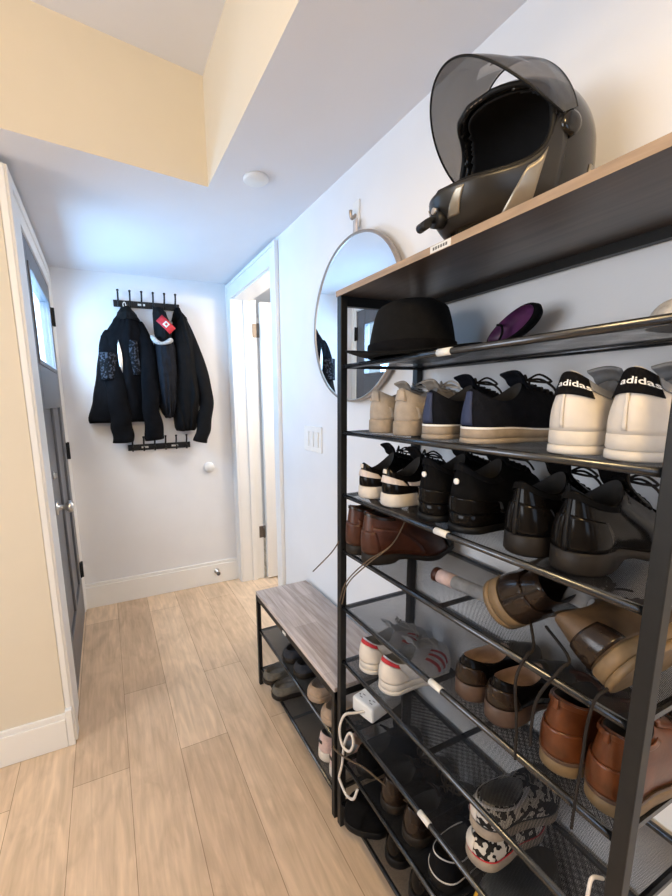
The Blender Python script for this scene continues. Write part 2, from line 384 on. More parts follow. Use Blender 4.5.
# ------------------------------------------------------------------ small fixtures
bm = NB(); lathe(bm, [(0, 0), (.046, 0), (.046, -.008), (.040, -.013), (.0, -.014)], 'Z', 32, cap0=False, cap1=False)
o = obj('smoke_detector', bm, M['white']); o.location = (.573, 1.551, ZC); tag(o, 'small round white disc on the low ceiling', 'smoke detector')
bm = NB(); lathe(bm, [(0, 0), (.037, 0), (.037, -.012), (.030, -.022), (0, -.024)], 'Y', 32, cap0=False, cap1=False)
o = obj('wall_button', bm, M['white']); o.location = (.655, YE, .89); tag(o, 'round white plastic cap on the far wall below the right coat', 'wall fitting')
t = thing('door_stop', 'small steel door stop on the far baseboard', 'door stop', (.668, YE-.016, .098))
bm = NB(); lathe(bm, [(0, 0), (.020, 0), (.020, -.006), (.010, -.010), (.008, -.05), (0, -.05)], 'Y', 20, cap0=False, cap1=False); obj('stem', bm, M['steel'], t)
bm = NB(); lathe(bm, [(0, -.048), (.014, -.048), (.015, -.058), (.010, -.066), (0, -.067)], 'Y', 20, cap0=False, cap1=False); obj('bumper', bm, M['footbed'], t)
# three-gang switch
t = thing('light_switch', 'white three rocker light switch plate on the right wall', 'light switch', (XW, 1.665, 1.184))
boxes('plate', [(-.006, 0, -.086, .086, -.058, .058)], M['white'], t, .003)
for k in (-1, 0, 1):
    r = boxes('rocker', [(-.011, -.006, k*.046-.016, k*.046+.016, -.034, .034)], M['white'], t, .002)

# mirror with hanging strap and wall hook
t = thing('round_mirror', 'round wall mirror in a thin bronze frame behind the tall shoe rack', 'mirror', (XW-.03, 1.297, 1.632))
R_ = .277
bm = NB(); lathe(bm, [(R_-.003, -.006), (R_+.004, -.007), (R_+.006, 0), (R_+.004, .013), (R_-.012, .013), (R_-.012, -.002), (R_-.004, -.003), (R_-.003, -.006)], 'X', 96, cap0=False, cap1=False); obj('frame', bm, M['mframe'], t)
bm = NB(); lathe(bm, [(0, -.003), (R_-.002, -.003), (R_-.002, .010), (0, .010)], 'X', 96, cap0=False, cap1=False)
for f in bm.faces: f.smooth = False
obj('glass', bm, M['mirror'], t)
bm = NB(); sheet(bm, lambda u, v: V((.010+.0*u, (v-.5)*.026, R_-.01+u*.062)), 4, 2); obj('strap', bm, M['pinkwhite'], t, label='short pale leather strap', thick=.003)
t = thing('wall_hook', 'white adhesive hook on the wall above the round mirror', 'hook', (XW, 1.318, 1.985))
bm = NB(); box(bm, -.006, 0, -.021, .021, -.045, .045); obj('back_plate', bm, M['white'], t, bevel=.003)
bm = NB(); tube(bm, catmull([(-.006, 0, .0), (-.020, 0, -.012), (-.026, 0, -.002), (-.026, 0, .012)], 5), .006, 10); obj('hook', bm, M['mframe'], t, label='bronze peg')

# ------------------------------------------------------------------ coat racks
def coat_rack(x0, x1, z, label):
    t = thing('coat_rack', label, 'coat rack', ((x0+x1)/2, YE, z)); h = (x1-x0)/2
    boxes('bar', [(-h, h, -.014, 0, -.020, .020)], M['blackmetal'], t, .003)
    for k in range(6):
        x = -h+.028+k*(2*h-.056)/5
        bm = NB()
        tube(bm, catmull([(x, -.012, -.012), (x, -.030, -.020), (x, -.046, -.012), (x, -.052, .006)], 5), .0055, 8)
        tube(bm, catmull([(x, -.012, .008), (x, -.030, .020), (x, -.046, .045), (x, -.050, .068)], 5), .0055, 8)
        lathe(bm, [(0, -.004), (.007, -.002), (.008, .003), (.006, .008), (0, .009)], 'Z', 12, (x, -.050, .068), cap0=False, cap1=False)
        obj('hook', bm, M['blackmetal'], t)
    for k in (-.32, .32) if 'lower' in label else (-.12,):
        boxes('label', [(k*2*h*.75-.022, k*2*h*.75+.022, -.0146, -.014, -.006, .006)], M['label'], t, label='small white sticker')
coat_rack(.113, .514, 1.972, 'upper black metal coat rack carrying the three coats')
coat_rack(.125, .530, 1.064, 'lower empty black metal coat rack under the coats')

# ------------------------------------------------------------------ coats
def cloth(rows, y0, folds=6, amp=.012, seed=0, nx=26):
    """rows: (z, xleft, xright, depth) top to bottom -> padded garment panel hanging against y0"""
    bm = NB(); rings = []
    zs = [r[0] for r in rows]
    N = 34
    for k in range(N+1):
        z = zs[0]+(zs[-1]-zs[0])*k/N
        for a, c in zip(rows, rows[1:]):
            if a[0] >= z >= c[0]-1e-9:
                f = (a[0]-z)/max(1e-6, a[0]-c[0]); f2 = f*f*(3-2*f)*.5+f*.5
                xl, xr, d = [a[i]+(c[i]-a[i])*f2 for i in (1, 2, 3)]; break
        ring = []
        for i in range(nx+1):
            s = i/nx*2-1
            w = noise.noise(V((s*2.2+seed, z*3.1, seed*1.7)))
            fo = amp*math.sin(folds*s+2.2*w+seed+z*3)*(1-s*s)**.5*(.4+.6*k/N)
            fo += amp*1.1*noise.noise(V((s*3+seed*3, z*7+s*2, 4.2)))
            x = (xl+xr)/2+s*(xr-xl)/2*(1+.015*w)
            ring.append(V((x, y0-.008-d*(1-abs(s)**2.4)**.6-abs(fo)*1.0-fo*.4, z+.006*w)))
        for i in range(nx-1, 0, -2):
            s = i/nx*2-1
            ring.append(V(((xl+xr)/2+s*(xr-xl)/2, y0-.004, z)))
        rings.append(ring)
    loft(bm, rings); return bm

def sleeve(path, r0, r1, seed=0, flat=.7, n=18):
    bm = NB(); pts = catmull(path, 9); m = len(pts); rings = []
    for i, p in enumerate(pts):
        d = (pts[min(i+1, m-1)]-pts[max(0, i-1)]).normalized(); a = V((1, 0, 0)); a = (a-d*a.dot(d)).normalized(); c = d.cross(a)
        s = i/(m-1); r = (r0+(r1-r0)*s)*(.45+.55*min(1, s/.28)**.6); cap = 1
        ring = []
        for k in range(n):
            th = 2*PI*k/n
            q = 1+.16*noise.noise(V((math.cos(th)*1.3+seed, math.sin(th)*1.3, s*6+seed)))+.06*math.sin(s*26+seed+2*math.cos(th))*(.3+s)
            ring.append(p+(a*math.cos(th)+c*math.sin(th)*flat)*r*q*cap)
        rings.append(ring)
    # cuff turned in
    last = rings[-1]; ctr = sum(last, V())/n
    rings.append([ctr+(q-ctr)*.8 for q in last]); rings.append([ctr+(q-ctr)*.75+V((0, 0, .03)) for q in last])
    loft(bm, rings); return bm

t = thing('jacket', 'black jacket with faded chest print hanging at the left end of the upper rack', 'coat', (.17, YE, 1.11))
def loc(o, t): o.location = -V(t.location); return o
yb = YE-.012
loc(obj('body', cloth([(1.915, .14, .205, .035), (1.875, .105, .255, .055), (1.80, .058, .285, .08), (1.775, .022, .293, .085), (1.55, -.022, .30, .09), (1.38, -.058, .31, .085), (1.262, -.095, .30, .07), (1.235, -.088, .28, .06)], yb, 7, .012, 1), M['blackcloth'], t), t)
loc(obj('sleeve', sleeve([(.075, 2.90, 1.80), (.062, 2.868, 1.66), (.085, 2.835, 1.42), (.095, 2.84, 1.25), (.097, 2.85, 1.112)], .060, .062, 1), M['blackcloth'], t), t)
loc(obj('sleeve', sleeve([(.250, 2.90, 1.86), (.278, 2.865, 1.70), (.285, 2.83, 1.48), (.28, 2.838, 1.30), (.295, 2.85, 1.118)], .052, .058, 3), M['blackcloth'], t), t)
loc(obj('collar', cloth([(1.945, .15, .215, .05), (1.91, .128, .245, .075), (1.87, .115, .265, .07)], yb, 4, .008, 2, 16), M['jersey'], t), t)
bm = NB(); sheet(bm, lambda u, v: V((.118+.012*math.sin(u*PI)*(v-.5)*2+.006*u, 2.828-.006*math.sin(u*PI), 1.74-u*.22)), 12, 2)
loc(obj('zip', bm, M['steel'], t, label='pale metal zip', thick=.003), t)
bm = NB(); sheet(bm, lambda u, v: V((.005+.095*u, 2.842-.048*math.sin(PI*(.15+u*.75)), 1.50+.16*v)), 8, 8)
loc(obj('chest_print', bm, M['graphic'], t, label='faded pale print', thick=.003), t)
bm = NB(); sheet(bm, lambda u, v: V((.18+.055*u-.01*v, 2.826-.012*math.sin(PI*u), 1.53+.21*v)), 8, 10)
loc(obj('chest_print', bm, M['graphic'], t, label='faded pale print', thick=.003), t)
bm = NB(); tube(bm, catmull([(.172, 2.89, 1.93), (.166, 2.886, 1.962), (.178, 2.884, 1.972), (.186, 2.888, 1.93)], 5), .003, 6)
loc(obj('hanging_loop', bm, M['lacew'], t, label='pale hanging loop'), t)

t = thing('jacket', 'charcoal jacket with red patch and grey fleece collar hanging in the middle of the rack', 'coat', (.37, YE, 1.26))
loc(obj('body', cloth([(1.76, .340, .455, .09), (1.70, .328, .468, .12), (1.58, .322, .470, .135), (1.45, .322, .462, .13), (1.36, .33, .455, .11), (1.30, .35, .44, .08), (1.255, .375, .425, .05)], yb, 5, .014, 5), M['greycloth'], t), t)
loc(obj('hood', cloth([(1.955, .345, .40, .05), (1.92, .34, .425, .09), (1.84, .34, .448, .115), (1.76, .345, .45, .10)], yb, 4, .010, 6), M['jersey'], t), t)
bm = NB(); tube(bm, catmull([(.318, 2.83, 1.768), (.335, 2.795, 1.735), (.37, 2.785, 1.722), (.41, 2.785, 1.735), (.43, 2.80, 1.748)], 6), lambda s: .013+.003*math.sin(s*9), 10); loc(obj('fleece_collar', bm, M['fleece'], t, label='fluffy grey fleece collar'), t)
bm = NB()
def rq(u, v, off): # tilted patch
    c = V((.402, 2.795-off, 1.838)); a = V((.62, -.05, -.62)); e = V((.5, 0, .5))
    return c+a*(u-.5)*.125+e*(v-.5)*.075+V((0, -.01*(1-(2*u-1)**2), 0))
sheet(bm, lambda u, v: rq(u, v, 0), 6, 4); loc(obj('patch', bm, M['red'], t, label='red cloth patch', thick=.004), t)
p_ = t.children[-1]
bm = NB(); sheet(bm, lambda u, v: rq(.36+.28*u, .2+.6*v, .0035), 4, 3); q = obj('patch_mark', bm, M['ink'], p_, label='white mark', thick=.002)
bm = NB(); sheet(bm, lambda u, v: rq(.44+.12*u, .36+.28*v, .006), 2, 2); obj('patch_centre', bm, M['red'], p_, thick=.002)

t = thing('jacket', 'plain black jacket with a long sleeve hanging at the right end of the rack', 'coat', (.55, YE, 1.08))
loc(obj('body', cloth([(1.945, .475, .515, .04), (1.90, .465, .555, .07), (1.75, .445, .60, .10), (1.60, .435, .615, .11), (1.44, .425, .63, .115), (1.40, .42, .63, .11), (1.30, .425, .60, .10), (1.19, .43, .585, .08), (1.165, .44, .57, .06)], yb, 5, .014, 8), M['jersey'], t), t)
loc(obj('sleeve', sleeve([(.520, 2.90, 1.91), (.575, 2.86, 1.72), (.625, 2.84, 1.50), (.64, 2.838, 1.35), (.615, 2.84, 1.20), (.588, 2.85, 1.085)], .045, .050, 9), M['jersey'], t), t)
loc(obj('collar', cloth([(1.96, .48, .515, .05), (1.92, .465, .53, .075), (1.88, .455, .55, .07)], yb, 3, .008, 4, 14), M['blackcloth'], t), t)

# ------------------------------------------------------------------ bench
BX, BY0, BY1, BZ, BD = .572, .992, 1.727, .48, .264
t = thing('shoe_bench', 'low shoe bench with a grey wood top beside the tall rack', 'bench', (BX+BD/2, (BY0+BY1)/2, 0))
h = (BY1-BY0)/2; w2 = BD/2; ps = .018
boxes('bench_top', [(-w2, w2, -h, h, BZ-.016, BZ)], M['benchtop'], t, .002, label='grey oak bench top')
boxes('frame', [(-w2+.002, w2-.002, -h+.002, -h+.018, BZ-.042, BZ-.016), (-w2+.002, w2-.002, h-.018, h-.002, BZ-.042, BZ-.016), (-w2+.002, -w2+.016, -h, h, BZ-.042, BZ-.016), (w2-.016, w2-.002, -h, h, BZ-.042, BZ-.016)], M['blackmetal'], t, .001)
for sx in (-1, 1):
    for sy in (-1, 1):
        x = sx*(w2-ps/2); y = sy*(h-ps/2)
        boxes('leg', [(x-ps/2, x+ps/2, y-ps/2, y+ps/2, 0, BZ-.016)], M['blackmetal'], t, .001)
bm = NB(); box(bm, -w2-.0008, -w2+.002, .03-.014, .03+.014, BZ-.036, BZ-.026); obj('label', bm, M['label'], t, label='small white sticker')
def mesh_shelf(parent, x0, x1, y0, y1, z, m, tubem, bar=True):
    bm = NB()
    for x in (x0, x1): tube(bm, [(x, y0, z), (x, y1, z)], .0065, 10)
    for y in (y0, y1): box(bm, x0, x1, y-.005, y+.005, z-.005, z+.004)
    if bar: box(bm, x0, x1, (y0+y1)/2-.006, (y0+y1)/2+.006, z-.006, z-.002)
    s = obj('shelf', bm, tubem, parent)
    bm = NB()
    for dz in (.004, .0015): sheet(bm, lambda u, v: V((x0+(x1-x0)*u, y0+(y1-y0)*v, z+dz)), 2, 4, smooth=False)
    obj('mesh_panel', bm, m, s, label='fine black wire mesh panel')
    return s
for z in (.085, .285):
    mesh_shelf(t, -w2+.010, w2-.010, -h+.018, h-.018, z, M['meshd'], M['tube'])

# ------------------------------------------------------------------ tall rack
RX0, RX1, RY0, RY1 = .585, .840, .238, .969
LV = {2: 1.445, 3: 1.272, 4: 1.098, 5: .936, 6: .762, 7: .588, 8: .411, 9: .245, 10: .087}
rack = thing('shoe_rack', 'tall ten tier black metal shoe rack with mesh shelves along the right wall', 'shoe rack', ((RX0+RX1)/2, (RY0+RY1)/2, 0))
rc = V(rack.location)
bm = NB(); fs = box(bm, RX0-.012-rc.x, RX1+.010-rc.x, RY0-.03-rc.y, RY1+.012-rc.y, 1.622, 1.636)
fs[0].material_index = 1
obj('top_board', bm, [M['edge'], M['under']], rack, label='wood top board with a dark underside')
for x in (RX0, RX1):
    for y in (RY0, RY1):
        X, Y = x-rc.x, y-rc.y
        p = boxes('post', [(X-.010, X+.010, Y-.010, Y+.010, .0, 1.622)], M['blackmetal'], rack, .0015)
bm = NB()
for x in (RX1,): box(bm, x-rc.x-.008, x-rc.x+.008, RY0-rc.y+.01, RY1-rc.y-.01, 1.604, 1.622)
for y in (RY0, RY1): box(bm, RX0-rc.x+.01, RX1-rc.x-.01, y-rc.y-.008, y-rc.y+.008, 1.598, 1.622)
obj('top_frame', bm, M['blackmetal'], rack)
lab = {2: .602, 4: .590, 6: .587, 8: .603}
for k, z in LV.items():
    s = mesh_shelf(rack, RX0-rc.x, RX1-rc.x, RY0+.010-rc.y, RY1-.010-rc.y, z, M['meshm'], M['tube'], bar=(k != 2))
    if k in lab:
        bm = NB(); y = lab[k]-rc.y
        tube(bm, [(RX0-rc.x, y-.017, z+.0005), (RX0-rc.x, y+.017, z+.0005)], .0072, 10)
        obj('label', bm, M['label'], s, label='small white sticker wrapped round the shelf tube')
bm = NB(); box(bm, RX0-.0128-rc.x, RX0-.0118-rc.x, .612-.025-rc.y, .612+.025-rc.y, 1.623, 1.635)
L_ = obj('label', bm, M['label'], rack, label='white printed sticker on the board edge')
bm = NB()
for k in range(6): box(bm, RX0-.0132-rc.x, RX0-.0127-rc.x, .612+.018-k*.0062-.004-rc.y, .612+.018-k*.0062-rc.y, 1.6265, 1.6315)
obj('print', bm, M['print_'], L_)

# ------------------------------------------------------------------ shoes
def smooth(a, c, x):
    x = min(1, max(0, (x-a)/(c-a))); return x*x*(3-2*x)
def interp(keys, u):
    for (a, p), (c, q) in zip(keys, keys[1:]):
        if u <= c:
            f = (u-a)/(c-a); f = f*f*(3-2*f); return p+(q-p)*f
    return keys[-1][1]
DEF = dict(L=.25, wh=.033, ww=.033, wb=.044, tp=2.4, tw=.86, sh=.026, st=.020, spring=.010, arch=0., hc=.085, hs=.070, ht=.092, xt=.47, xo=.02,
           toe=.040, wo=.030, bulge=.004, so=.003, side=1, heel_out=.004, lean=.0)
class Last:
    def __init__(s, **k):
        s.__dict__.update(DEF); s.__dict__.update(k)
    def hw(s, u):
        w = interp([(0, s.wh*.93), (.16, s.wh), (.40, s.ww), (.70, s.wb), (.86, s.wb*s.tw), (1, s.wb*s.tw*.9)], u)
        if u < .15: w *= math.sqrt(max(0, 1-((.15-u)/.15)**2.4))
        if u > .64: w *= max(0, 1-((u-.64)/.36)**s.tp)**.5
        return w
    def yc(s, u): return s.side*.007*math.sin(PI*min(1, max(0, (u-.3)/.7)))*.8
    def bot(s, u): return s.spring*smooth(.68, 1, u)**1.3+s.arch*(smooth(.27, .32, u)-smooth(.40, .62, u)*.75)
    def zs(s, u): return s.sh+(s.st-s.sh)*smooth(.25, .65, u)+s.spring*smooth(.68, 1, u)**1.3
    def ut(s, t):
        t %= 1; return (1-math.cos(2*PI*t))/2, (1 if t < .5 else -1)
    def base(s, t, off=0.):
        u, g = s.ut(t); x = s.L*u + off*(2*u-1)*1.0
        return V((x, g*(s.hw(u)+off*min(1, 4*u*(1-u)+.15 if 0 < u < 1 else 0))+s.yc(u), s.zs(u)))
    def top(s, t):
        u, g = s.ut(t)
        x = s.L*(s.xo+(s.xt-s.xo)*u)
        y = g*s.wo*(4*u*(1-u))**.5*(.85+.15*math.sin(PI*u))
        z = s.hc*(1-u)**2+2*u*(1-u)*(2*s.hs-.5*(s.hc+s.ht))+s.ht*u*u
        return V((x, y+s.yc(.5)*.4*u, z))
    def S(s, t, v):
        u, g = s.ut(t); a = s.base(t); d = s.top(t); h = d.z-a.z
        b1 = a+V((-s.heel_out*(1-u)**6, g*s.bulge*(4*u*(1-u)), .42*h)); c1 = d+V((-s.heel_out*.7*(1-u)**6, g*s.bulge*(4*u*(1-u)), -.34*h)); c1.y += (a.y-d.y)*.25
        b2 = a+V((.004, 0, s.toe*1.2)); c2 = a*.50+d*.50; c2.z = a.z+max(s.toe*1.22, .52*h)
        k = smooth(.50, .90, u); b_ = b1.lerp(b2, k); c = c1.lerp(c2, k)
        w = 1-v
        p = a*(w**3)+b_*(3*w*w*v)+c*(3*w*v*v)+d*(v**3)
        return p
    def N(s, t, v):
        e = 1e-3; v0 = min(max(v, e), 1-e)
        a = s.S(t+e, v0)-s.S(t-e, v0); c = s.S(t, v0+e)-s.S(t, v0-e)
        n = a.cross(c)
        if n.length < 1e-12: return V((0, 0, 1))
        n.normalize(); ctr = V((s.L*.45, 0, s.zs(.5)))
        if n.dot(s.S(t, v0)-ctr) < 0: n = -n
        return n
    def P(s, t, v, off): return s.S(t, v)+s.N(t, v)*off

def shoe(last, loc, rz, label, group, upper, sole, lining, laces=None, tongue=None, patches=(), midsole=None, insole=None, lace_rows=5,
         rot=None, cat='shoe', name='shoe', bow=True, lace_r=.0022, extra=None):
    s = last
    t = thing(name, label, cat, loc, rot if rot else (0, 0, rz), group)
    NT = 56; T = [i/NT for i in range(NT)]
    bm = NB(); NV = 12
    rings = [[s.S(q, j/NV) for q in T] for j in range(NV+1)]
    ctr = V((s.L*(s.xo+s.xt)/2, 0, 0))
    def ins(p, f, dz=0): return V((ctr.x+(p.x-ctr.x)*f, p.y*f, p.z+dz))
    rings.append([ins(p, .95, .0015) for p in rings[-1]])
    loft(bm, rings, cap0=True, cap1=False); obj('upper', bm, upper, t)
    bm = NB(); r0 = [s.S(q, 1) for q in T]; zi = s.zs(.2)+.006
    R = [[ins(p, .955, .001) for p in r0], [ins(p, .90, -.006) for p in r0], [V((ins(p, .88).x, p.y*.88, zi+(p.z-zi)*.45)) for p in r0], [V((ins(p, .80).x, p.y*.8, zi)) for p in r0]]
    loft(bm, R, cap0=False, cap1=True, mi=0)
    o = obj('lining', bm, [lining, insole or lining], t)
    if insole: o.data.polygons[len(o.data.polygons)-1].material_index = 1
    # sole
    def sole_part(nm, z0f, z1f, so, m):
        bm = NB(); rr = []
        def lp(off, zf):
            out = []
            for q in T:
                u, g = s.ut(q); p = s.base(q, off); p.z = s.bot(u)+(s.zs(u)-s.bot(u))*zf; out.append(p)
            return out
        rr = [lp(so-.003, z0f), lp(so, z0f+.12*(z1f-z0f)), lp(so*.9, z0f+.88*(z1f-z0f)), lp(so-.003, z1f), lp(-.006, z1f+.01)]
        loft(bm, rr); obj(nm, bm, m, t)
    if midsole:
        sole_part('outsole', 0, .38, s.so, sole); sole_part('midsole', .38, 1.06, s.so-.0008, midsole)
    else: sole_part('sole', 0, 1.06, s.so, sole)
    # tongue
    if tongue:
        m_, ln = tongue
        top = s.S(.5, 1); lo = s.S(.5, .55)
        pts = catmull([lo, s.S(.5, .8), top, top+V((-.010, 0, ln*.6)), top+V((-.022, 0, ln))], 4)
        bm = NB(); n = len(pts)-1
        def f(a, c):
            p = pts[min(n, int(round(a*n)))]; w = (c*2-1)
            return p+V((-.006*w*w, w*(.015+.008*a), -.007*w*w*(1-.3*a)+.002))
        sheet(bm, f, n, 8); obj('tongue', bm, m_, t, thick=.005)
    if laces:
        bm = NB(); dt = .085
        vs = [.56+.38*k/(lace_rows-1) for k in range(lace_rows)]
        for k, v in enumerate(vs):
            a = s.P(.5-dt, v, .001); c = s.P(.5+dt, v, .001); m_ = s.P(.5, v, .005)
            tube(bm, catmull([a, (a+m_)/2+V((0, 0, .003)), m_, (c+m_)/2+V((0, 0, .003)), c], 3), lace_r, 6)
            if k < lace_rows-1:
                c2 = s.P(.5+dt, vs[k+1], .001); m2 = (s.P(.5, (v+vs[k+1])/2, .007))
                tube(bm, catmull([a, m2, c2], 4), lace_r, 6)
        if bow:
            k0 = s.P(.5, .93, .010)
            for g in (-1, 1):
                tube(bm, catmull([k0, k0+V((.012, g*.016, .010)), k0+V((.022, g*.034, -.004)), k0+V((.010, g*.022, -.004)), k0], 4), lace_r, 6)
                tube(bm, catmull([k0, k0+V((.020, g*.012, .001)), k0+V((.034, g*.026, -.012)), k0+V((.040, g*.034, -.026))], 4), lace_r, 6)
        obj('laces', bm, laces, t)
    for pt in patches:
        nm, m_, t0, t1, v0, v1 = pt[:6]; off = pt[6] if len(pt) > 6 else .0012; sk = pt[7] if len(pt) > 7 else 0
        lb = pt[8] if len(pt) > 8 else None
        for sg in ((1, -1) if nm.startswith('side') or nm.startswith('stripe') else (1,)):
            bm = NB(); nu = max(3, int(abs(t1-t0)*60)); 
            sheet(bm, lambda a, c: s.P(sg*(t0+(t1-t0)*a+sk*c), v0+(v1-v0)*c, off), nu, 8)
            obj(nm.replace('side_', ''), bm, m_, t, label=lb, thick=.0016)
    if extra: extra(t, s)
    return t

def lettering(text, s, t, m, tc, tw, v0, v1, name='heel_lettering', label='white lettering'):
    cu = bpy.data.curves.new('txt', 'FONT'); cu.body = text; cu.size = 1; cu.offset = .016; cu.resolution_u = 3
    ob = bpy.data.objects.new('txt', cu); COL.objects.link(ob); bpy.context.view_layer.update()
    dg = bpy.context.evaluated_depsgraph_get(); me = bpy.data.meshes.new_from_object(ob.evaluated_get(dg))
    bpy.data.objects.remove(ob)
    bm = NB(); bm.from_mesh(me)
    bmesh.ops.triangulate(bm, faces=bm.faces)
    bmesh.ops.subdivide_edges(bm, edges=[e for e in bm.edges if e.calc_length() > .12], cuts=1)
    xs = [q.co.x for q in bm.verts]; ys = [q.co.y for q in bm.verts]; x0, x1, y0, y1 = min(xs), max(xs), min(ys), max(ys)
    for q in bm.verts:
        a = (q.co.x-x0)/(x1-x0); c = (q.co.y-y0)/(y1-y0)
        # text reads left to right seen from behind the heel (from -X): image left = +y
        yy = (.5-a)*tw
        # find t near heel with that y
        lo, hi = -.2, .2
        for _ in range(26):
            mid = (lo+hi)/2
            if s.S(mid, (v0+v1)/2).y < yy: lo = mid
            else: hi = mid
        q.co = s.P((lo+hi)/2+tc, v0+(v1-v0)*c, .0032)
    o = obj(name, bm, m, t, label=label); return o

def Z(k): return LV[k]+.0058

HX = .600
# --- tier 3 (adidas tier): beige pair, navy pair, white pair
lb = dict(L=.235, wh=.034, ww=.033, wb=.043, sh=.032, st=.026, hc=.105, hs=.085, ht=.105, toe=.042)
for y, lab_, sd in ((.850, 'stone beige sneaker at the left end of the white trainer tier', 1), (.754, 'stone beige sneaker next to the navy striped sneaker', -1)):
    shoe(Last(**lb, side=sd), (HX, y, Z(3)), 0, lab_, 'stone beige sneakers', M['beige'], M['beigesole'], M['greylin'], M['lacew'], (M['beige'], .018),
         [('heel_tab', M['beige'], -.07, .07, .62, .96, .002), ('side_panel', M['beige'], .12, .30, .08, .45, .0016)], name='sneaker')
ln = dict(L=.238, wh=.034, ww=.034, wb=.045, sh=.027, st=.022, hc=.098, hs=.075, ht=.108, toe=.045, xt=.5)
for y, lab_, sd in ((.658, 'navy black sneaker with blue heel strip beside the beige sneaker', 1), (.557, 'navy black sneaker with blue heel strip beside the white trainer', -1)):
    shoe(Last(**ln, side=sd), (HX, y, Z(3)), 0 if sd == 1 else -.10, lab_, 'navy black sneakers', M['navy'], M['beigesole'], M['darklin'], M['lacek'], (M['navy'], .02),
         [('heel_strip', M['navystripe'], -.035, .035, .08, .95, .002, 0, 'blue webbing strip'), ('foxing_line', M['ink'], -.499, .499, .0, .045, .0012, 0, 'thin white line')], name='sneaker', midsole=M['beigesole'])
la = dict(L=.245, wh=.0355, ww=.034, wb=.0365, sh=.034, st=.028, hc=.118, hs=.086, ht=.105, toe=.046, heel_out=.006, so=.0015)
for y, lab_, sd in ((.382, 'white trainer with black lettered heel tab beside the navy sneaker', 1), (.302, 'white trainer with black lettered heel tab beside the right rack post', -1)):
    S_ = Last(**la, side=sd)
    def ex(t, s):
        lettering('adidas', s, t, M['ink'], -.034, .033, .75, .86)
    shoe(S_, (HX, y, Z(3)), 0, lab_, 'white trainers with black heel tabs', M['whiteleather'], M['whitesole'], M['greylin'], M['lacew'], (M['greylin'], .018),
         [('heel_tab', M['blackfab'], -.115, .115, .60, 1.0, .0022, 0, 'black heel tab'), ('heel_seam', M['whitesole'], -.006, .006, .05, .60, .0018), ('side_collar', M['greylin'], .12, .36, .80, 1.0, .0018, 0, 'grey collar lining')],
         name='sneaker', midsole=M['whitesole'], extra=ex)
# --- tier 4: black-and-white pair, chunky black pair, black leather pair
lw = dict(L=.238, wh=.033, ww=.033, wb=.044, sh=.030, st=.024, hc=.092, hs=.072, ht=.112, toe=.043, xt=.44, wo=.028)
for y, lab_, sd in ((.896, 'black and white low sneaker nearest the left post', 1), (.797, 'black and white low sneaker beside the black chunky shoe', -1)):
    shoe(Last(**lw, side=sd), (HX, y, Z(4)), 0, lab_, 'black and white low sneakers', M['blackleather'], M['whitesole'], M['darklin'], M['lacek'], (M['blackfab'], .025),
         [('heel_panel', M['pinkwhite'], -.16, .16, .42, .72, .0018, 0, 'white heel panel'), ('heel_dot', M['whiteleather'], -.03, .03, .80, .97, .004, 0, 'white heel pull'),
          ('side_stripe', M['pinkwhite'], .17, .30, .45, .70, .0018, .02, 'white side band'), ('side_panel', M['pinkwhite'], .30, .42, .1, .5, .0016, 0, 'white side panel')], name='sneaker')
lc = dict(L=.24, wh=.036, ww=.035, wb=.0395, sh=.038, st=.032, hc=.135, hs=.105, ht=.135, toe=.052, xt=.46, wo=.031, bulge=.005, so=.003)
for y, lab_, sd in ((.660, 'chunky black shoe with round heel button beside the black and white sneaker', 1), (.572, 'chunky black shoe with round heel button beside the shiny black shoe', -1)):
    def ex(t, s):
        bm = NB(); p = s.P(.0, .62, .001); lathe(bm, [(0, 0), (.006, 0), (.006, -.003), (.0025, -.0035), (0, -.0036)], 'X', 16, p, cap0=False, cap1=False)
        obj('heel_button', bm, M['ink'], t, label='small round pale button')
    shoe(Last(**lc, side=sd), (HX, y, Z(4)), 0, lab_, 'chunky black shoes', M['blacksuede'], M['blacksole'], M['darklin'], M['lacek'], (M['blackfab'], .022),
         [('heel_guard', M['blackleather'], -.20, .20, .02, .30, .003), ('collar', M['blackfab'], -.3, .3, .86, 1.0, .004)], name='shoe', midsole=M['blackleather'], extra=ex)
ll = dict(L=.242, wh=.036, ww=.034, wb=.0385, sh=.034, st=.018, arch=.016, hc=.122, hs=.100, ht=.128, toe=.038, xt=.46, wo=.029, tp=2.0, spring=.008)
for y, lab_, sd in ((.442, 'glossy black leather shoe beside the chunky black shoe', 1), (.360, 'glossy black leather shoe nearest the right post on its tier', -1)):
    shoe(Last(**ll, side=sd), (HX-.002, y, Z(4)), 0, lab_, 'glossy black leather shoes', M['blackleather'], M['darksole'], M['darklin'], M['lacek'], (M['blackleather'], .03),
         [('heel_seam', M['blacksole'], -.008, .008, .0, .98, .0016), ('side_counter', M['blackleather'], .01, .16, .02, .6, .0018), ('toe_cap', M['blackleather'], .44, .56, .05, .45, .0016), ('collar', M['blacksuede'], -.25, .25, .88, 1.0, .003)], name='shoe')
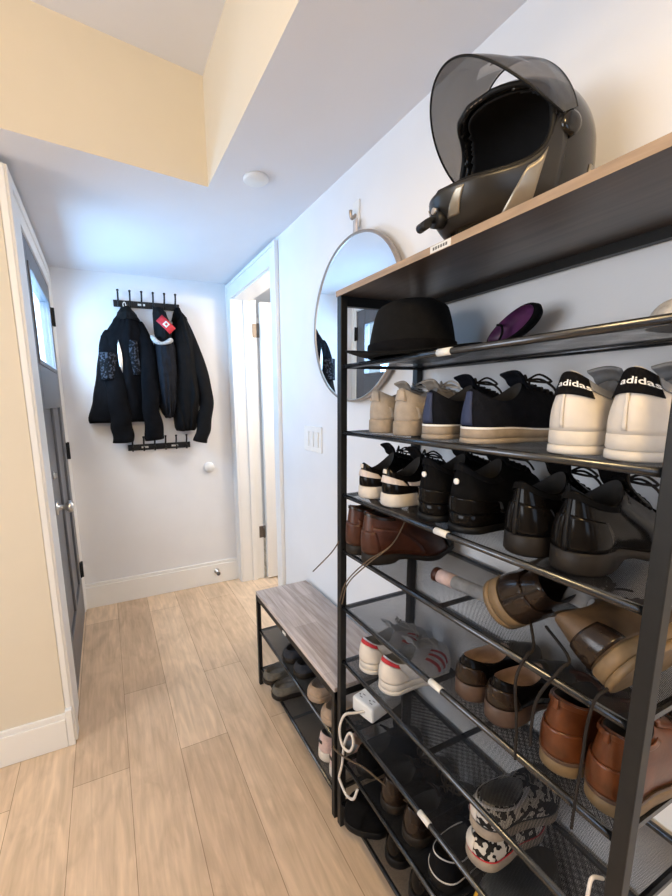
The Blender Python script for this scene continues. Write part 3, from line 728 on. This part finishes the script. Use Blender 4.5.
# --- tier 5: chukka boots
lk = dict(L=.27, wh=.033, ww=.032, wb=.043, sh=.026, st=.016, arch=.010, hc=.135, hs=.122, ht=.130, toe=.036, xt=.40, wo=.030, tp=1.9, spring=.012, tw=.80, heel_out=.006)
for y, lab_, sd, rz in ((.922, 'chestnut leather chukka boot tucked behind the left post', 1, 0), (.852, 'chestnut leather chukka boot with dark toe pointing at the wall', -1, -.2)):
    def ex(t, s):
        bm = NB()
        # long loose lace ends dangling over the shelf tube
        if sd == -1:
            for off in (0, .012):
                tube(bm, catmull([s.P(.5, .9, .01), s.P(.60, .95, .016), V((.06, -.046, .06)), V((.0, -.035+off, .01)), V((-.036, .012+off, -.06)), V((-.045, .035+off*1.6, -.13))], 6), .0018, 6)
        else:
            tube(bm, catmull([s.P(.5, .9, .01), s.P(.40, .95, .016), V((.03, .046, .06)), V((-.02, .05, -.005)), V((-.05, .085, -.06)), V((-.055, .11, -.085))], 6), .0018, 6)
        obj('loose_lace', bm, M['laceb'], t)
    shoe(Last(**{**lk, 'L': .245 if sd == 1 else .26}, side=sd), (HX-.022, y, Z(5)+.0012), rz, lab_, 'chestnut chukka boots', M['chestnut'], M['darksole'], M['darklin'], M['laceb'], (M['chestnut'], .02),
         [('heel_counter', M['chestnut'], -.12, .12, .02, .55, .0018), ('collar', M['darkbrown'], -.3, .3, .93, 1.0, .002), ('side_quarter', M['chestnut'], .10, .28, .05, .7, .0015), ('toe_cap', M['blackleather'], .38, .62, .03, .72, .0018, 0, 'dark toe')], lace_rows=3, name='chukka_boot', cat='boot', extra=ex)  # toe patch is darker than the rest of the boot
# rolled tube lying on tier 5
t = thing('rolled_tube', 'short tube with dark round end and pale pink band lying beside the chukka boots', 'tube', (.672, .625, Z(5)+.0175), (0, 0, .12)); t.scale = (.80, .80, .80)
bm = NB(); lathe(bm, [(0, .075), (.021, .075), (.021, .060), (.018, .058), (0, .058)], 'Y', 20, cap0=False, cap1=False); obj('end_cap', bm, M['chestnut'], t, label='dark brown round end cap')
bm = NB(); lathe(bm, [(.0, .060), (.0195, .060), (.0195, .010), (0, .010)], 'Y', 20, cap0=False, cap1=False); obj('band', bm, M['pinkshoe'], t, label='pale pink band')
bm = NB(); lathe(bm, [(0, .012)]+[(.017+.002*(k % 2), .012-k*.006) for k in range(22)]+[(0, -.12)], 'Y', 20, cap0=False, cap1=False); obj('ribbed_body', bm, M['greylin'], t, label='grey ribbed body')

# two work boots lying on their sides
lwk = dict(L=.235, wh=.042, ww=.040, wb=.050, sh=.032, st=.028, hc=.118, hs=.104, ht=.125, toe=.045, xt=.45, wo=.030, so=.006, tp=2.6)
def ex_e(t, s):
    Mi = t.matrix_basis.inverted()
    for a in ([(.640, .43, .975), (.600, .395, .96), (.572, .388, .955), (.569, .399, .906), (.569, .392, .84), (.569, .389, .768)],
              [(.635, .40, .985), (.60, .34, .975), (.572, .334, .968), (.568, .360, .905), (.568, .366, .85), (.568, .365, .816)]):
        bm = NB(); tube(bm, catmull([Mi @ V(p) for p in a], 6), .0024, 6); obj('loose_lace', bm, M['lacek'], t)
shoe(Last(**lwk, side=1), (.602, .486, Z(5)+.044), 0, 'dark brown boot with tan welt tipped on its side with the sole showing', None, M['darkbrown'], M['gum'], M['darklin'], M['lacek'], (M['darkbrown'], .02),
     [('toe_cap', M['darkbrown'], .42, .58, .05, .5, .0018), ('side_counter', M['darkbrown'], .0, .2, .02, .6, .002), ('heel_seam', M['lacek'], -.006, .006, .1, .95, .002)], rot=(.88, .0, -.03), name='boot', cat='boot', lace_rows=4, extra=ex_e, midsole=M['gum'])
def ex_f(t, s):
    Mi = t.matrix_basis.inverted()
    a = [(.635, .30, .99), (.60, .285, .965), (.572, .287, .952), (.569, .293, .90), (.569, .294, .84), (.569, .297, .77), (.569, .298, .706)]
    bm = NB(); tube(bm, catmull([Mi @ V(p) for p in a], 6), .0024, 6); obj('loose_lace', bm, M['lacek'], t)
boot_f = shoe(Last(**lwk, side=-1), (.592, .268, Z(5)+.044), 0, 'tan soled boot on its side with pale grey lining beside the right post', None, M['darktan'], M['gum'], M['greylin'], M['lacek'], (M['greylin'], .03),
     [('heel_panel', M['darkbrown'], -.12, .12, .05, .5, .002)], rot=(-1.15, .0, -.03), name='boot', cat='boot', lace_rows=4, extra=ex_f, midsole=M['gum'])
boot_f.scale = (.9, .9, .9)

# --- tier 6: loafers and brown ankle boots
lf = dict(L=.235, wh=.031, ww=.031, wb=.0335, sh=.034, st=.016, arch=.018, hc=.088, hs=.072, ht=.080, toe=.032, xt=.55, wo=.028, tp=2.0)
for y, lab_, sd, ry in ((.535, 'black loafer with tan insole and brown heel, left of its pair', 1, 0), (.463, 'black loafer with tan insole and brown heel beside the tan ankle boot', -1, 0)):
    shoe(Last(**lf, side=sd), (.600, y, Z(6)), 0, lab_, 'black loafers with brown heels', M['blackleather'], M['heelbrown'], M['insole'], None, None,
         [('saddle_strap', M['blackleather'], .36, .64, .82, .96, .004), ('heel_counter', M['darkbrown'], -.13, .13, .05, .7, .0016)], insole=M['insole'], name='loafer')
lbt = dict(L=.242, wh=.032, ww=.031, wb=.0335, sh=.024, st=.018, hc=.128, hs=.112, ht=.122, toe=.042, xt=.40, wo=.027, heel_out=.010)
for y, lab_, sd in ((.352, 'tan brown ankle boot beside the black loafer', 1), (.280, 'tan brown ankle boot beside the right rack post', -1)):
    shoe(Last(**lbt, side=sd), (.602, y, Z(6)), 0, lab_, 'tan brown ankle boots', M['tanleather'], M['gum'], M['darklin'], M['lacek'], (M['tanleather'], .02),
         [('heel_counter', M['tanleather'], -.13, .13, .03, .5, .002), ('heel_pull', M['tanleather'], -.02, .02, .84, 1.0, .005), ('collar', M['tanleather'], -.32, .32, .92, 1.0, .003), ('welt', M['heelbrown'], -.499, .499, 0, .05, .003)], lace_rows=3, name='ankle_boot', cat='boot')
# --- tier 7: white trainers with red stripes
lr = dict(L=.24, wh=.035, ww=.034, wb=.045, sh=.030, st=.024, hc=.100, hs=.078, ht=.105, toe=.042, xt=.46, wo=.029)
for y, lab_, sd, rz in ((.893, 'white trainer with red stripes nearest the left post, under the mesh', 1, .02), (.798, 'white trainer with red stripes in front of its pair', -1, .06)):
    shoe(Last(**lr, side=sd), (.607, y, Z(7)), rz, lab_, 'white trainers with red stripes', M['greymesh'], M['whitesole'], M['greylin'], M['lacew'], (M['greymesh'], .022),
         [('heel_tab', M['redleather'], -.17, .17, .80, .98, .002, 0, 'red heel tab'), ('heel_counter', M['whiteleather'], -.17, .17, .03, .78, .0016)]
         + [('stripe', M['redleather'], .295+k*.028, .307+k*.028, .12, .72, .0018, .035, 'red side stripe') for k in range(3)], name='sneaker', midsole=M['whitesole'])
# --- tier 8: power outlet box, mottled sneakers stacked
t = thing('power_strip', 'white block shaped power strip on the rack tier below the striped trainers', 'power strip', (.692, .934, Z(8)), (0, 0, .233)); t.scale = (1.08, 1.08, 1.08)
boxes('housing', [(-.064, .064, -.038, .038, 0, .045)], M['white'], t, .006)
for k in range(3):
    for j in (-1, 1):
        bm = NB(); x = -.042+k*.040; y = j*.018
        box(bm, x-.007, x-.0055, y-.005, y+.004, .0450, .0457); box(bm, x+.0055, x+.007, y-.005, y+.004, .0450, .0457); lathe(bm, [(0, .0450), (.0022, .0450), (.0022, .0457), (0, .0457)], 'Z', 10, (x, y+.009, 0), cap0=False, cap1=False)
        obj('socket', bm, M['slot'], t)
Mi = t.matrix_basis.inverted()
bm = NB(); tube(bm, catmull([Mi @ V(p) for p in [(.640, .905, .442), (.600, .918, .44), (.570, .925, .44), (.560, .936, .40), (.561, .938, .36), (.563, .925, .335), (.567, .897, .340), (.570, .880, .375), (.569, .886, .405), (.568, .905, .39), (.570, .93, .33), (.572, .945, .25), (.568, .955, .20), (.562, .940, .200), (.560, .900, .190), (.562, .865, .21), (.566, .85, .255)]], 7), .0036, 8)
obj('power_cable', bm, M['cablew'], t, label='looped white cable')
lm = dict(L=.225, wh=.034, ww=.033, wb=.043, sh=.024, st=.020, hc=.062, hs=.055, ht=.075, toe=.036, xt=.52, wo=.028)
t = shoe(Last(**lm, side=1), (.608, .487, Z(8)), .03, 'black and white mottled sneaker at the bottom of the stacked pair', 'mottled sneakers', M['checker'], M['beigesole'], M['darklin'], M['lacek'], None,
     bow=False, patches=[('heel_counter', M['whiteleather'], .0, .14, .1, .9, .0016, 0, 'white heel half'), ('foxing_line', M['redleather'], -.49, .49, .02, .07, .0014, 0, 'thin red line')], name='sneaker')
shoe(Last(**{**lm, 'hc': .075, 'hs': .064, 'ht': .074}, side=-1), (.606, .482, Z(8)+.083), -.03, 'black and white mottled sneaker resting on top of its twin', 'mottled sneakers', M['checker'], M['beigesole'], M['greylin'], M['lacek'], None,
     bow=False, patches=[('heel_counter', M['whiteleather'], .0, .14, .05, .7, .0016, 0, 'white heel half'), ('heel_tab', M['redleather'], .06, .12, .02, .14, .0022, 0, 'small red heel tab'), ('foxing_line', M['slot'], -.49, .49, .02, .06, .0014), ('collar', M['greymesh'], -.4, .4, .9, 1.0, .003, 0, 'pale collar edge')], name='sneaker')
# --- tier 9
bm = NB(); tube(bm, catmull([(.600, .262, .668), (.576, .264, .680), (.566, .262, .655), (.566, .266, .60), (.567, .272, .55), (.580, .276, .50), (.60, .28, .43)], 6), .0027, 8)
tag(obj('cable', bm, M['cablew']), 'white cable hanging down beside the right rack post', 'cable')
ld = dict(L=.235, wh=.036, ww=.035, wb=.046, sh=.028, st=.022, hc=.085, hs=.070, ht=.095, toe=.042, xt=.5)
shoe(Last(**ld, side=1), (.598, .578, Z(9)), .05, 'black sneaker with pale sole line on the second lowest tier', None, M['blackfab'], M['blacksole'], M['darklin'], M['lacew'], (M['blackfab'], .02),
     [('foxing_line', M['lacew'], -.45, .45, .0, .05, .002, 0, 'pale line above the sole'), ('collar', M['lacew'], -.4, .4, .95, 1.0, .003, 0, 'pale collar edge')], name='sneaker')
shoe(Last(L=.225, wh=.04, wb=.05, sh=.02, st=.018, hc=.10, hs=.09, ht=.10, toe=.075, xt=.40, tp=2.6, wo=.032, side=1), (.835, .462, Z(9)), PI-.03, 'grey rubber boot toe with amber badge on the second lowest tier', None, M['greyshell'], M['blacksole'], M['darklin'], None, None,
     [('badge', M['yellow'], .54, .57, .12, .32, .003, 0, 'amber badge')], name='rubber_boot', cat='boot')
lo_ = dict(L=.24, wh=.034, ww=.033, wb=.044, sh=.025, st=.018, hc=.095, hs=.08, ht=.10, toe=.04, xt=.45)
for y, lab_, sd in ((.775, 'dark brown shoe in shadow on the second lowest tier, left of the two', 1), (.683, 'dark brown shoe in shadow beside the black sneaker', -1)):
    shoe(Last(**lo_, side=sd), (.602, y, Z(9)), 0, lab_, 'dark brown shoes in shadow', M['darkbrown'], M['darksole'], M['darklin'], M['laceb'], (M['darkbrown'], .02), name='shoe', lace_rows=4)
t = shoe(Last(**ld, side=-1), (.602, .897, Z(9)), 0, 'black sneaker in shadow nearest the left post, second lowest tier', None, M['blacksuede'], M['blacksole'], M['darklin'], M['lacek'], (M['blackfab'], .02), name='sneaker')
# brown lace hanging across
o = NB(); tube(o, catmull([(.560, .985, .283), (.562, .94, .295), (.566, .88, .322), (.572, .83, .345), (.60, .78, .33), (.66, .73, .28)], 7), .0035, 8, flat=.5)
tag(obj('strap', o, M['laceb']), 'thin brown strap lying across the lower left of the tall rack', 'strap')
# --- tier 10
shoe(Last(L=.27, wh=.045, ww=.045, wb=.062, sh=.02, st=.02, hc=.08, hs=.07, ht=.085, toe=.055, xt=.42, tp=2.8, wo=.035, side=1), (.818, .880, Z(10)), PI, 'wide black shoe with round toe sticking out over the lowest tier', None, M['blacksuede'], M['blacksole'], M['darklin'], None, None,
     [('toe_cap', M['blacksuede'], .40, .60, .02, .5, .002)], name='shoe')
for y, lab_, sd in ((.755, 'dark shoe on the lowest tier beside the round toed shoe', 1), (.655, 'dark shoe on the lowest tier below the black sneaker', -1)):
    shoe(Last(**lo_, side=sd), (.606, y, Z(10)), 0, lab_, 'dark shoes on the lowest tier', M['blackleather'], M['blacksole'], M['darklin'], M['lacek'], (M['blackleather'], .02), name='shoe', lace_rows=4)

# --- bench slippers and shoes
lsl = dict(L=.235, wh=.040, ww=.040, wb=.047, sh=.022, st=.020, spring=.006, hc=.050, hs=.050, ht=.070, toe=.042, xt=.58, wo=.034, xo=.035, bulge=.005)
def slipper(x, y, z, rz, lab_, grp, m, bed, sd, sole=M['darksole']):
    shoe(Last(**lsl, side=sd), (x, y, z+.0058), rz, lab_, grp, m, sole, bed, None, None, [('rim', m, -.499, .499, .90, 1.0, .003)], name='slipper', cat='slipper')
slipper(.556, 1.605, .085, 0, 'grey olive slipper at the far end of the lower bench tier', 'grey olive slippers', M['olive'], M['footbed'], 1)
slipper(.556, 1.495, .085, 0, 'grey olive slipper nearer the rack on the lower bench tier', 'grey olive slippers', M['olive'], M['footbed'], -1)
slipper(.590, 1.440, .285, 0, 'navy slipper at the far side on the upper bench tier', 'navy slippers', M['navyfelt'], M['navyfelt'], 1)
slipper(.592, 1.335, .285, 0, 'navy slipper beside the tan slipper on the upper bench tier', 'navy slippers', M['navyfelt'], M['navyfelt'], -1)
slipper(.585, 1.195, .285, 0, 'tan slipper beside the navy slipper on the upper bench tier', 'tan slippers', M['tanfelt'], M['tanbed'], 1, M['tanfelt'])
slipper(.578, 1.078, .285, 0, 'tan slipper nearest the rack on the upper bench tier', 'tan slippers', M['tanfelt'], M['tanbed'], -1, M['tanfelt'])
lp_ = dict(L=.225, wh=.032, ww=.031, wb=.04, sh=.034, st=.026, hc=.105, hs=.085, ht=.10, toe=.042)
for y, lab_, sd in ((1.135, 'dusty pink sneaker under the tan slipper on the lower bench tier', 1), (1.055, 'dusty pink sneaker behind the near bench leg', -1)):
    shoe(Last(**lp_, side=sd), (.596, y, .0908), 0, lab_, 'dusty pink sneakers', M['pinkshoe'], M['whitesole'], M['greylin'], M['lacew'], (M['pinkshoe'], .02), [('heel_strip', M['slot'], -.04, .04, .45, .6, .002, 0, 'dark heel band')], name='sneaker')

# ------------------------------------------------------------------ hat on tier 2
HZ = LV[2]+.007
t = thing('fedora_hat', 'black felt fedora on the tier under the top board', 'hat', (.684, .814, HZ), (0, 0, .75))
bm = NB(); N = 64
def brim(rr, a):
    x = math.cos(a); y = math.sin(a); rx, ry = rr*1.06, rr
    k = (rr-.085)/.075
    z = .006+.020*max(0, k)**1.5*abs(y)**1.6-.004*max(0, k)*abs(x)
    return V((x*rx, y*ry, max(.0015, z)))
rings = [[brim(r, 2*PI*i/N) for i in range(N)] for r in (.090, .10, .108, .118, .135, .148, .157)]
rings += [[brim(.158, 2*PI*i/N)+V((0, 0, .003)) for i in range(N)]]+[[brim(r, 2*PI*i/N)+V((0, 0, .004)) for i in range(N)] for r in (.150, .135, .120, .105)]
loft(bm, rings, cap0=False, cap1=False); obj('brim', bm, M['felt'], t)
bm = NB(); rings = []
for k in range(14):
    f = k/13; z = .006+.125*f; r = .112-.020*f-.012*f**4
    if f > .85: r *= 1-.25*((f-.85)/.15)**2
    ring = []
    for i in range(N):
        a = 2*PI*i/N; x = r*1.10*math.cos(a); y = r*.92*math.sin(a)
        pinch = max(0, f-.35)*.022*math.exp(-((x-.055)/.035)**2)
        y -= math.copysign(min(abs(y), pinch), y)
        zz = z+.010*f*(-math.cos(a))*-.3
        ring.append(V((x, y, zz)))
    rings.append(ring)
last = rings[-1]
for sc_, dz in ((.75, .002), (.5, -.010), (.25, -.018)):
    rings.append([V((p.x*(.25+.75*sc_), p.y*sc_, p.z+dz)) for p in last])
loft(bm, rings, cap0=False); cr = obj('crown', bm, M['felt'], t)
bm = NB(); loft(bm, [[V((r*1.10*math.cos(2*PI*i/N), r*.92*math.sin(2*PI*i/N), z)) for i in range(N)] for r, z in ((.1125, .008), (.1135, .010), (.1115, .034), (.1105, .035))], cap0=False, cap1=False); obj('hat_band', bm, M['blackcloth'], t, label='black ribbon band')

# purple lined slipper leaning on the wall
t = thing('slip_on_shoe', 'black slip-on with purple lining leaning against the wall beside the hat', 'shoe', (.775, .622, LV[2]+.060), (.0, .0, .0)); t.scale = (.84, .84, .84)
d_l = V((-.02, -.115, .042)).normalized(); nrm = V((-.80, -.30, .30)); nrm = (nrm-d_l*nrm.dot(d_l)).normalized(); wv = nrm.cross(d_l)
def sl(u, a, dep): # u angle around
    L2, W2 = .077, .030
    return d_l*math.cos(a)*L2*u + wv*math.sin(a)*W2*u*(1+.12*math.cos(a)) - nrm*dep
N2 = 40
bm = NB(); loft(bm, [[sl(1.0, 2*PI*i/N2, 0) for i in range(N2)], [sl(1.10, 2*PI*i/N2, .002) for i in range(N2)], [sl(1.12, 2*PI*i/N2, .014) for i in range(N2)], [sl(1.0, 2*PI*i/N2, .026) for i in range(N2)], [sl(.7, 2*PI*i/N2, .030) for i in range(N2)]], cap0=False); obj('shell', bm, M['blackcloth'], t)
bm = NB(); loft(bm, [[sl(1.0, 2*PI*i/N2, .0) for i in range(N2)], [sl(.93, 2*PI*i/N2, .006) for i in range(N2)], [sl(.85, 2*PI*i/N2, .018) for i in range(N2)], [sl(.5, 2*PI*i/N2, .021) for i in range(N2)]], cap0=False); obj('lining', bm, M['purple'], t, label='shiny purple lining')
bm = NB(); tube(bm, catmull([sl(1.0, 2.1, -.001), sl(.4, 2.2, -.006), sl(.45, 4.2, -.006), sl(1.0, 4.2, -.001)], 5), .003, 8); obj('strap', bm, M['blackcloth'], t)
# white cap at right end of tier 2
bm = NB(); rings = []
for k in range(10):
    f = k/9; r = .050*math.cos(f*PI/2*.97)**.6
    rings.append([V((r*1.3*math.cos(2*PI*i/32), r*math.sin(2*PI*i/32)*(1+.06*math.sin(3*2*PI*i/32)), .002+.042*math.sin(f*PI/2))) for i in range(32)])
loft(bm, rings); o = obj('knit_cap', bm, M['fleece']); o.location = (.76, .312, LV[2]+.006); tag(o, 'pale folded knit cap at the right end of the hat tier', 'cap')

# ------------------------------------------------------------------ helmet on top board
HB = 1.6365
t = thing('motorcycle_helmet', 'gloss black full face motorcycle helmet with raised smoked visor on the rack top', 'helmet', (.712, .578, HB), (0, 0, 0)); t.scale = (.875, .875, .875)
FWD = V((-.985, .15, 0)).normalized(); LFT = V((FWD.y*-1, FWD.x, 0))  # helmet left
LFT = V((0, 0, 1)).cross(FWD)
CZ_ = .150
def hp(az, el, sc=1., off=0.):
    """surface point: az 0 = front, el elevation"""
    ce = math.cos(el); se = math.sin(el)
    if se < 0: ce = ce**.55
    f = ce*math.cos(az); l = ce*math.sin(az)
    ax = .150 if f > 0 else .140
    x = f*ax; y = l*.122; z = se*(.135 if se > 0 else .150)
    if se < 0:
        sq = 1+.05*min(1, -se*1.6)      # keep lower part full
        x *= sq; y *= sq
        if f > 0: x += .030*min(1, -se*2.2)*f   # chin bar forward
    p = V((x, y, z))*sc
    p = p + p.normalized()*off
    return FWD*p.x+LFT*p.y+V((0, 0, CZ_+p.z))
def zclip(p): p.z = max(p.z, .001); return p
def port(az, el):
    """inside the eye port?"""
    return (abs(az)/1.30)**4.5+(abs(el-.12)/.57)**3.2 < 1
# shell (crown + back) with the eye port cut, and inner liner
NA, NE = 96, 48
def shell_bm(sc, cut, lo=-1.02, off=0.):
    bm = NB(); G = {}
    for j in range(NE+1):
        el = lo+(PI/2-.02-lo)*j/NE
        for i in range(NA): 
            G[i, j] = bm.verts.new(zclip(hp(-PI+2*PI*i/NA, el, sc, off)))
    for j in range(NE):
        for i in range(NA):
            a = -PI+2*PI*(i+.5)/NA; e = lo+(PI/2-.02-lo)*(j+.5)/NE
            if cut(a, e): continue
            f = bm.faces.new((G[i, j], G[(i+1) % NA, j], G[(i+1) % NA, j+1], G[i, j+1])); f.smooth = True
    bm.faces.new([G[i, NE] for i in range(NA)])
    for v in [v for v in bm.verts if not v.link_faces]: bm.verts.remove(v)
    return bm
chin = lambda a, e: abs(a) < 1.45 and e < .0
obj('shell', shell_bm(1, lambda a, e: port(a, e) or (chin(a, e))), M['shell'], t, thick=.006)
obj('inner_liner', shell_bm(.93, lambda a, e: (abs(a)/1.37)**4.5+(abs(e-.12)/.63)**3.2 < 1), M['liner'], t, label='dark padded liner', thick=.004)
# chin bar
bm = NB()
def cb(u, v, off=0.):
    az = -1.47+2.94*u
    top_el = .12-.57*max(0, 1-(abs(az)/1.30)**4.5)**(1/3.2)
    el = -1.0+(top_el+1.0)*v
    return zclip(hp(az, el, 1.0, .006+off))
sheet(bm, cb, 48, 14); obj('chin_bar', bm, M['matshell'], t, thick=.010)
# port gasket
bm = NB(); pts = []
for k in range(64):
    a = 2*PI*k/64; ca, sa = math.cos(a), math.sin(a)
    pts.append(hp(1.30*math.copysign(abs(ca)**(2/4.5), ca), .12+.57*math.copysign(abs(sa)**(2/3.2), sa), 1, .006))
tube(bm, pts, .0055, 8, closed=True); obj('port_gasket', bm, M['blacksole'], t)
# chin details
for u0, u1, v0, v1, m_, nm in ((.52, .60, .35, .93, M['helmgrey'], 'chin_vent'), (.40, .48, .35, .93, M['helmgrey'], 'chin_vent'), (.78, .90, .02, .90, M['helmgrey'], 'side_stripe'), (.10, .22, .02, .90, M['helmgrey'], 'side_stripe')):
    bm = NB()
    sk = (.10 if u0 > .5 else -.10)
    sheet(bm, lambda a, c: cb(min(.99, max(.01, u0+(u1-u0)*a*(1-.55*c)+sk*c)), v0+(v1-v0)*c, .0065), 6, 10); obj(nm, bm, m_, t, label='champagne grey stripe', thick=.002)
bm = NB(); sheet(bm, lambda a, c: hp(2.0+1.0*a, -.78+.50*c, 1, .004), 8, 6); sheet(bm, lambda a, c: hp(-2.0-1.0*a, -.78+.50*c, 1, .004), 8, 6); obj('rear_stripe', bm, M['helmgrey'], t, label='champagne grey rear panel', thick=.003)
# visor: raised about its side pivots
def vis(u, v):
    az = -1.42+2.84*u; el = (-.46+.80*v)*(1-.72*abs(az/1.42)**3)
    p = hp(az, el, 1.0, .010) - V((0, 0, CZ_))
    f = p.dot(FWD); l = p.dot(LFT); z = p.z
    f = f + .040*math.cos(az)*(1-.75*v)
    th = .98; piv = V((0, 0, .0))
    f2 = f*math.cos(th)-z*math.sin(th); z2 = f*math.sin(th)+z*math.cos(th)
    return FWD*f2+LFT*l*1.03+V((0, 0, CZ_+z2))
bm = NB(); sheet(bm, vis, 44, 20); vz = obj('visor', bm, M['visor'], t, label='smoked see-through visor', thick=.0025)
bm = NB(); tube(bm, [vis(k/44, 0) for k in range(45)], .0022, 6); tube(bm, [vis(k/44, 1) for k in range(45)], .0016, 6); obj('visor_rim', bm, M['blacksole'], vz)
for sg in (-1, 1):
    bm = NB(); c = hp(sg*1.50, .03, 1, .010); ax = (c-V((0, 0, CZ_))).normalized()
    a = ax.cross(V((0, 0, 1))).normalized(); b2 = ax.cross(a)
    loft(bm, [[c+ax*h_+(a*math.cos(2*PI*i/24)+b2*math.sin(2*PI*i/24))*r for i in range(24)] for r, h_ in ((.020, -.006), (.020, .003), (.014, .006), (.006, .007))]); obj('visor_pivot', bm, M['shell'], t)
# brow lettering, too small to read: a run of short pale strokes on the brow
bm = NB()
for k in range(4):
    sheet(bm, lambda a, c: hp(.30-.10*k-.05*a+.03*c, .655+.07*c, 1, .0045), 2, 2)
obj('brow_mark', bm, M['tanfelt'], t, label='small tan brow marks', thick=.001)
# chin mount for a camera
mt = NB(); c0 = cb(.46, .45, .010); d0 = FWD
tube(mt, [c0-d0*.01, c0+d0*.012], .016, 14)
obj('camera_mount', mt, M['blackmetal'], t, label='black camera mount on the chin')
cm = t.children[-1]
bm = NB(); q = c0+d0*.012
tube(bm, catmull([q, q+d0*.012+V((0, 0, -.004)), q+d0*.022+V((0, 0, -.012))], 4), .0065, 10)
tube(bm, [q+d0*.022+LFT*-.014+V((0, 0, -.014)), q+d0*.022+LFT*.014+V((0, 0, -.014))], .009, 12); obj('mount_arm', bm, M['blackmetal'], cm)
bm = NB(); cc = q+V((0, 0, .014))+LFT*.004
tube(bm, [cc-d0*.004, cc+d0*.005], .006, 14); obj('mount_screw', bm, M['steel'], cm, label='steel thumb screw')
# neck trim and buckle
bm = NB(); tube(bm, [zclip(hp(-PI+2*PI*k/64, -1.02, .98)) + V((0, 0, .006)) for k in range(64)], .006, 8, closed=True); obj('neck_trim', bm, M['blacksole'], t)

# ------------------------------------------------------------------ light
def portal(name, loc, rot, sx, sy):
    l = bpy.data.lights.new(name, 'AREA'); l.shape = 'RECTANGLE'; l.size = sx; l.size_y = sy; l.cycles.is_portal = True
    o = bpy.data.objects.new(name, l); COL.objects.link(o); o.location = loc; o.rotation_euler = rot
def point(name, loc, power, col, rad):
    l = bpy.data.lights.new(name, 'POINT'); l.energy = power; l.color = col; l.shadow_soft_size = rad
    o = bpy.data.objects.new(name, l); COL.objects.link(o); o.location = loc
def area(name, loc, rot, sx, sy, power, col):
    l = bpy.data.lights.new(name, 'AREA'); l.shape = 'RECTANGLE'; l.size = sx; l.size_y = sy; l.energy = power; l.color = col
    o = bpy.data.objects.new(name, l); COL.objects.link(o); o.location = loc; o.rotation_euler = rot
wd = bpy.data.worlds.new('sky'); SC.world = wd; wd.use_nodes = True
bg = wd.node_tree.nodes['Background']; bg.inputs['Color'].default_value = (.62, .82, 1.0, 1); bg.inputs['Strength'].default_value = .8
# daylight just outside the entrance door's glass; rear and left areas are added light
area('entrance_daylight', (-.42, 2.42, 1.73), (0, -PI/2, 0), .50, .80, 28, (.32, .62, 1.0))
area('entrance_sky', (-.55, 2.42, 2.45), (0, -.42, 0), .5, .9, 70, (.92, .95, 1.0))
area('rear_fill', (-.5, YB-.2, 1.5), (PI/2, 0, 0), 1.6, 1.25, 14, (.6, .74, 1.0))  # added fill from behind the camera
area('left_added_light', (XL-.2, .6, 1.45), (0, -PI/2, 0), 1.25, 1.5, 47, (.97, .96, 1.0))  # added cool source behind the unseen left window
point('hall_lamp', (-.10, -.6, 2.38), 50, (1.0, .68, .30), .14)
point('side_room_lamp', (1.5, 2.2, 1.95), 24, (1.0, .86, .70), .10)

# ------------------------------------------------------------------ camera
cd = bpy.data.cameras.new('camera'); cam = bpy.data.objects.new('camera', cd); COL.objects.link(cam)
f = 412.0629
cd.sensor_fit = 'HORIZONTAL'; cd.sensor_width = 36; cd.lens = f/672*36
cd.shift_x = (336-295.8081)/672; cd.shift_y = (471.0289-448)/672; cd.clip_start = .02
a, b_, r = [math.radians(q) for q in (24.6159, 9.9161, -1.0274)]
Fw = V((math.sin(a)*math.cos(b_), math.cos(a)*math.cos(b_), -math.sin(b_))); r0 = V((math.cos(a), -math.sin(a), 0)); u0 = r0.cross(Fw)
Rt = r0*math.cos(r)+u0*math.sin(r); Up = -r0*math.sin(r)+u0*math.cos(r)
mw = Matrix((( Rt.x, Up.x, -Fw.x, 0), (Rt.y, Up.y, -Fw.y, 0), (Rt.z, Up.z, -Fw.z, 1.364148), (0, 0, 0, 1)))
cam.matrix_world = mw
SC.camera = cam
vs = SC.view_settings; vs.view_transform = 'Standard'; vs.look = 'None'; vs.gamma = 1; vs.exposure = 0.16; vs.use_curve_mapping = False
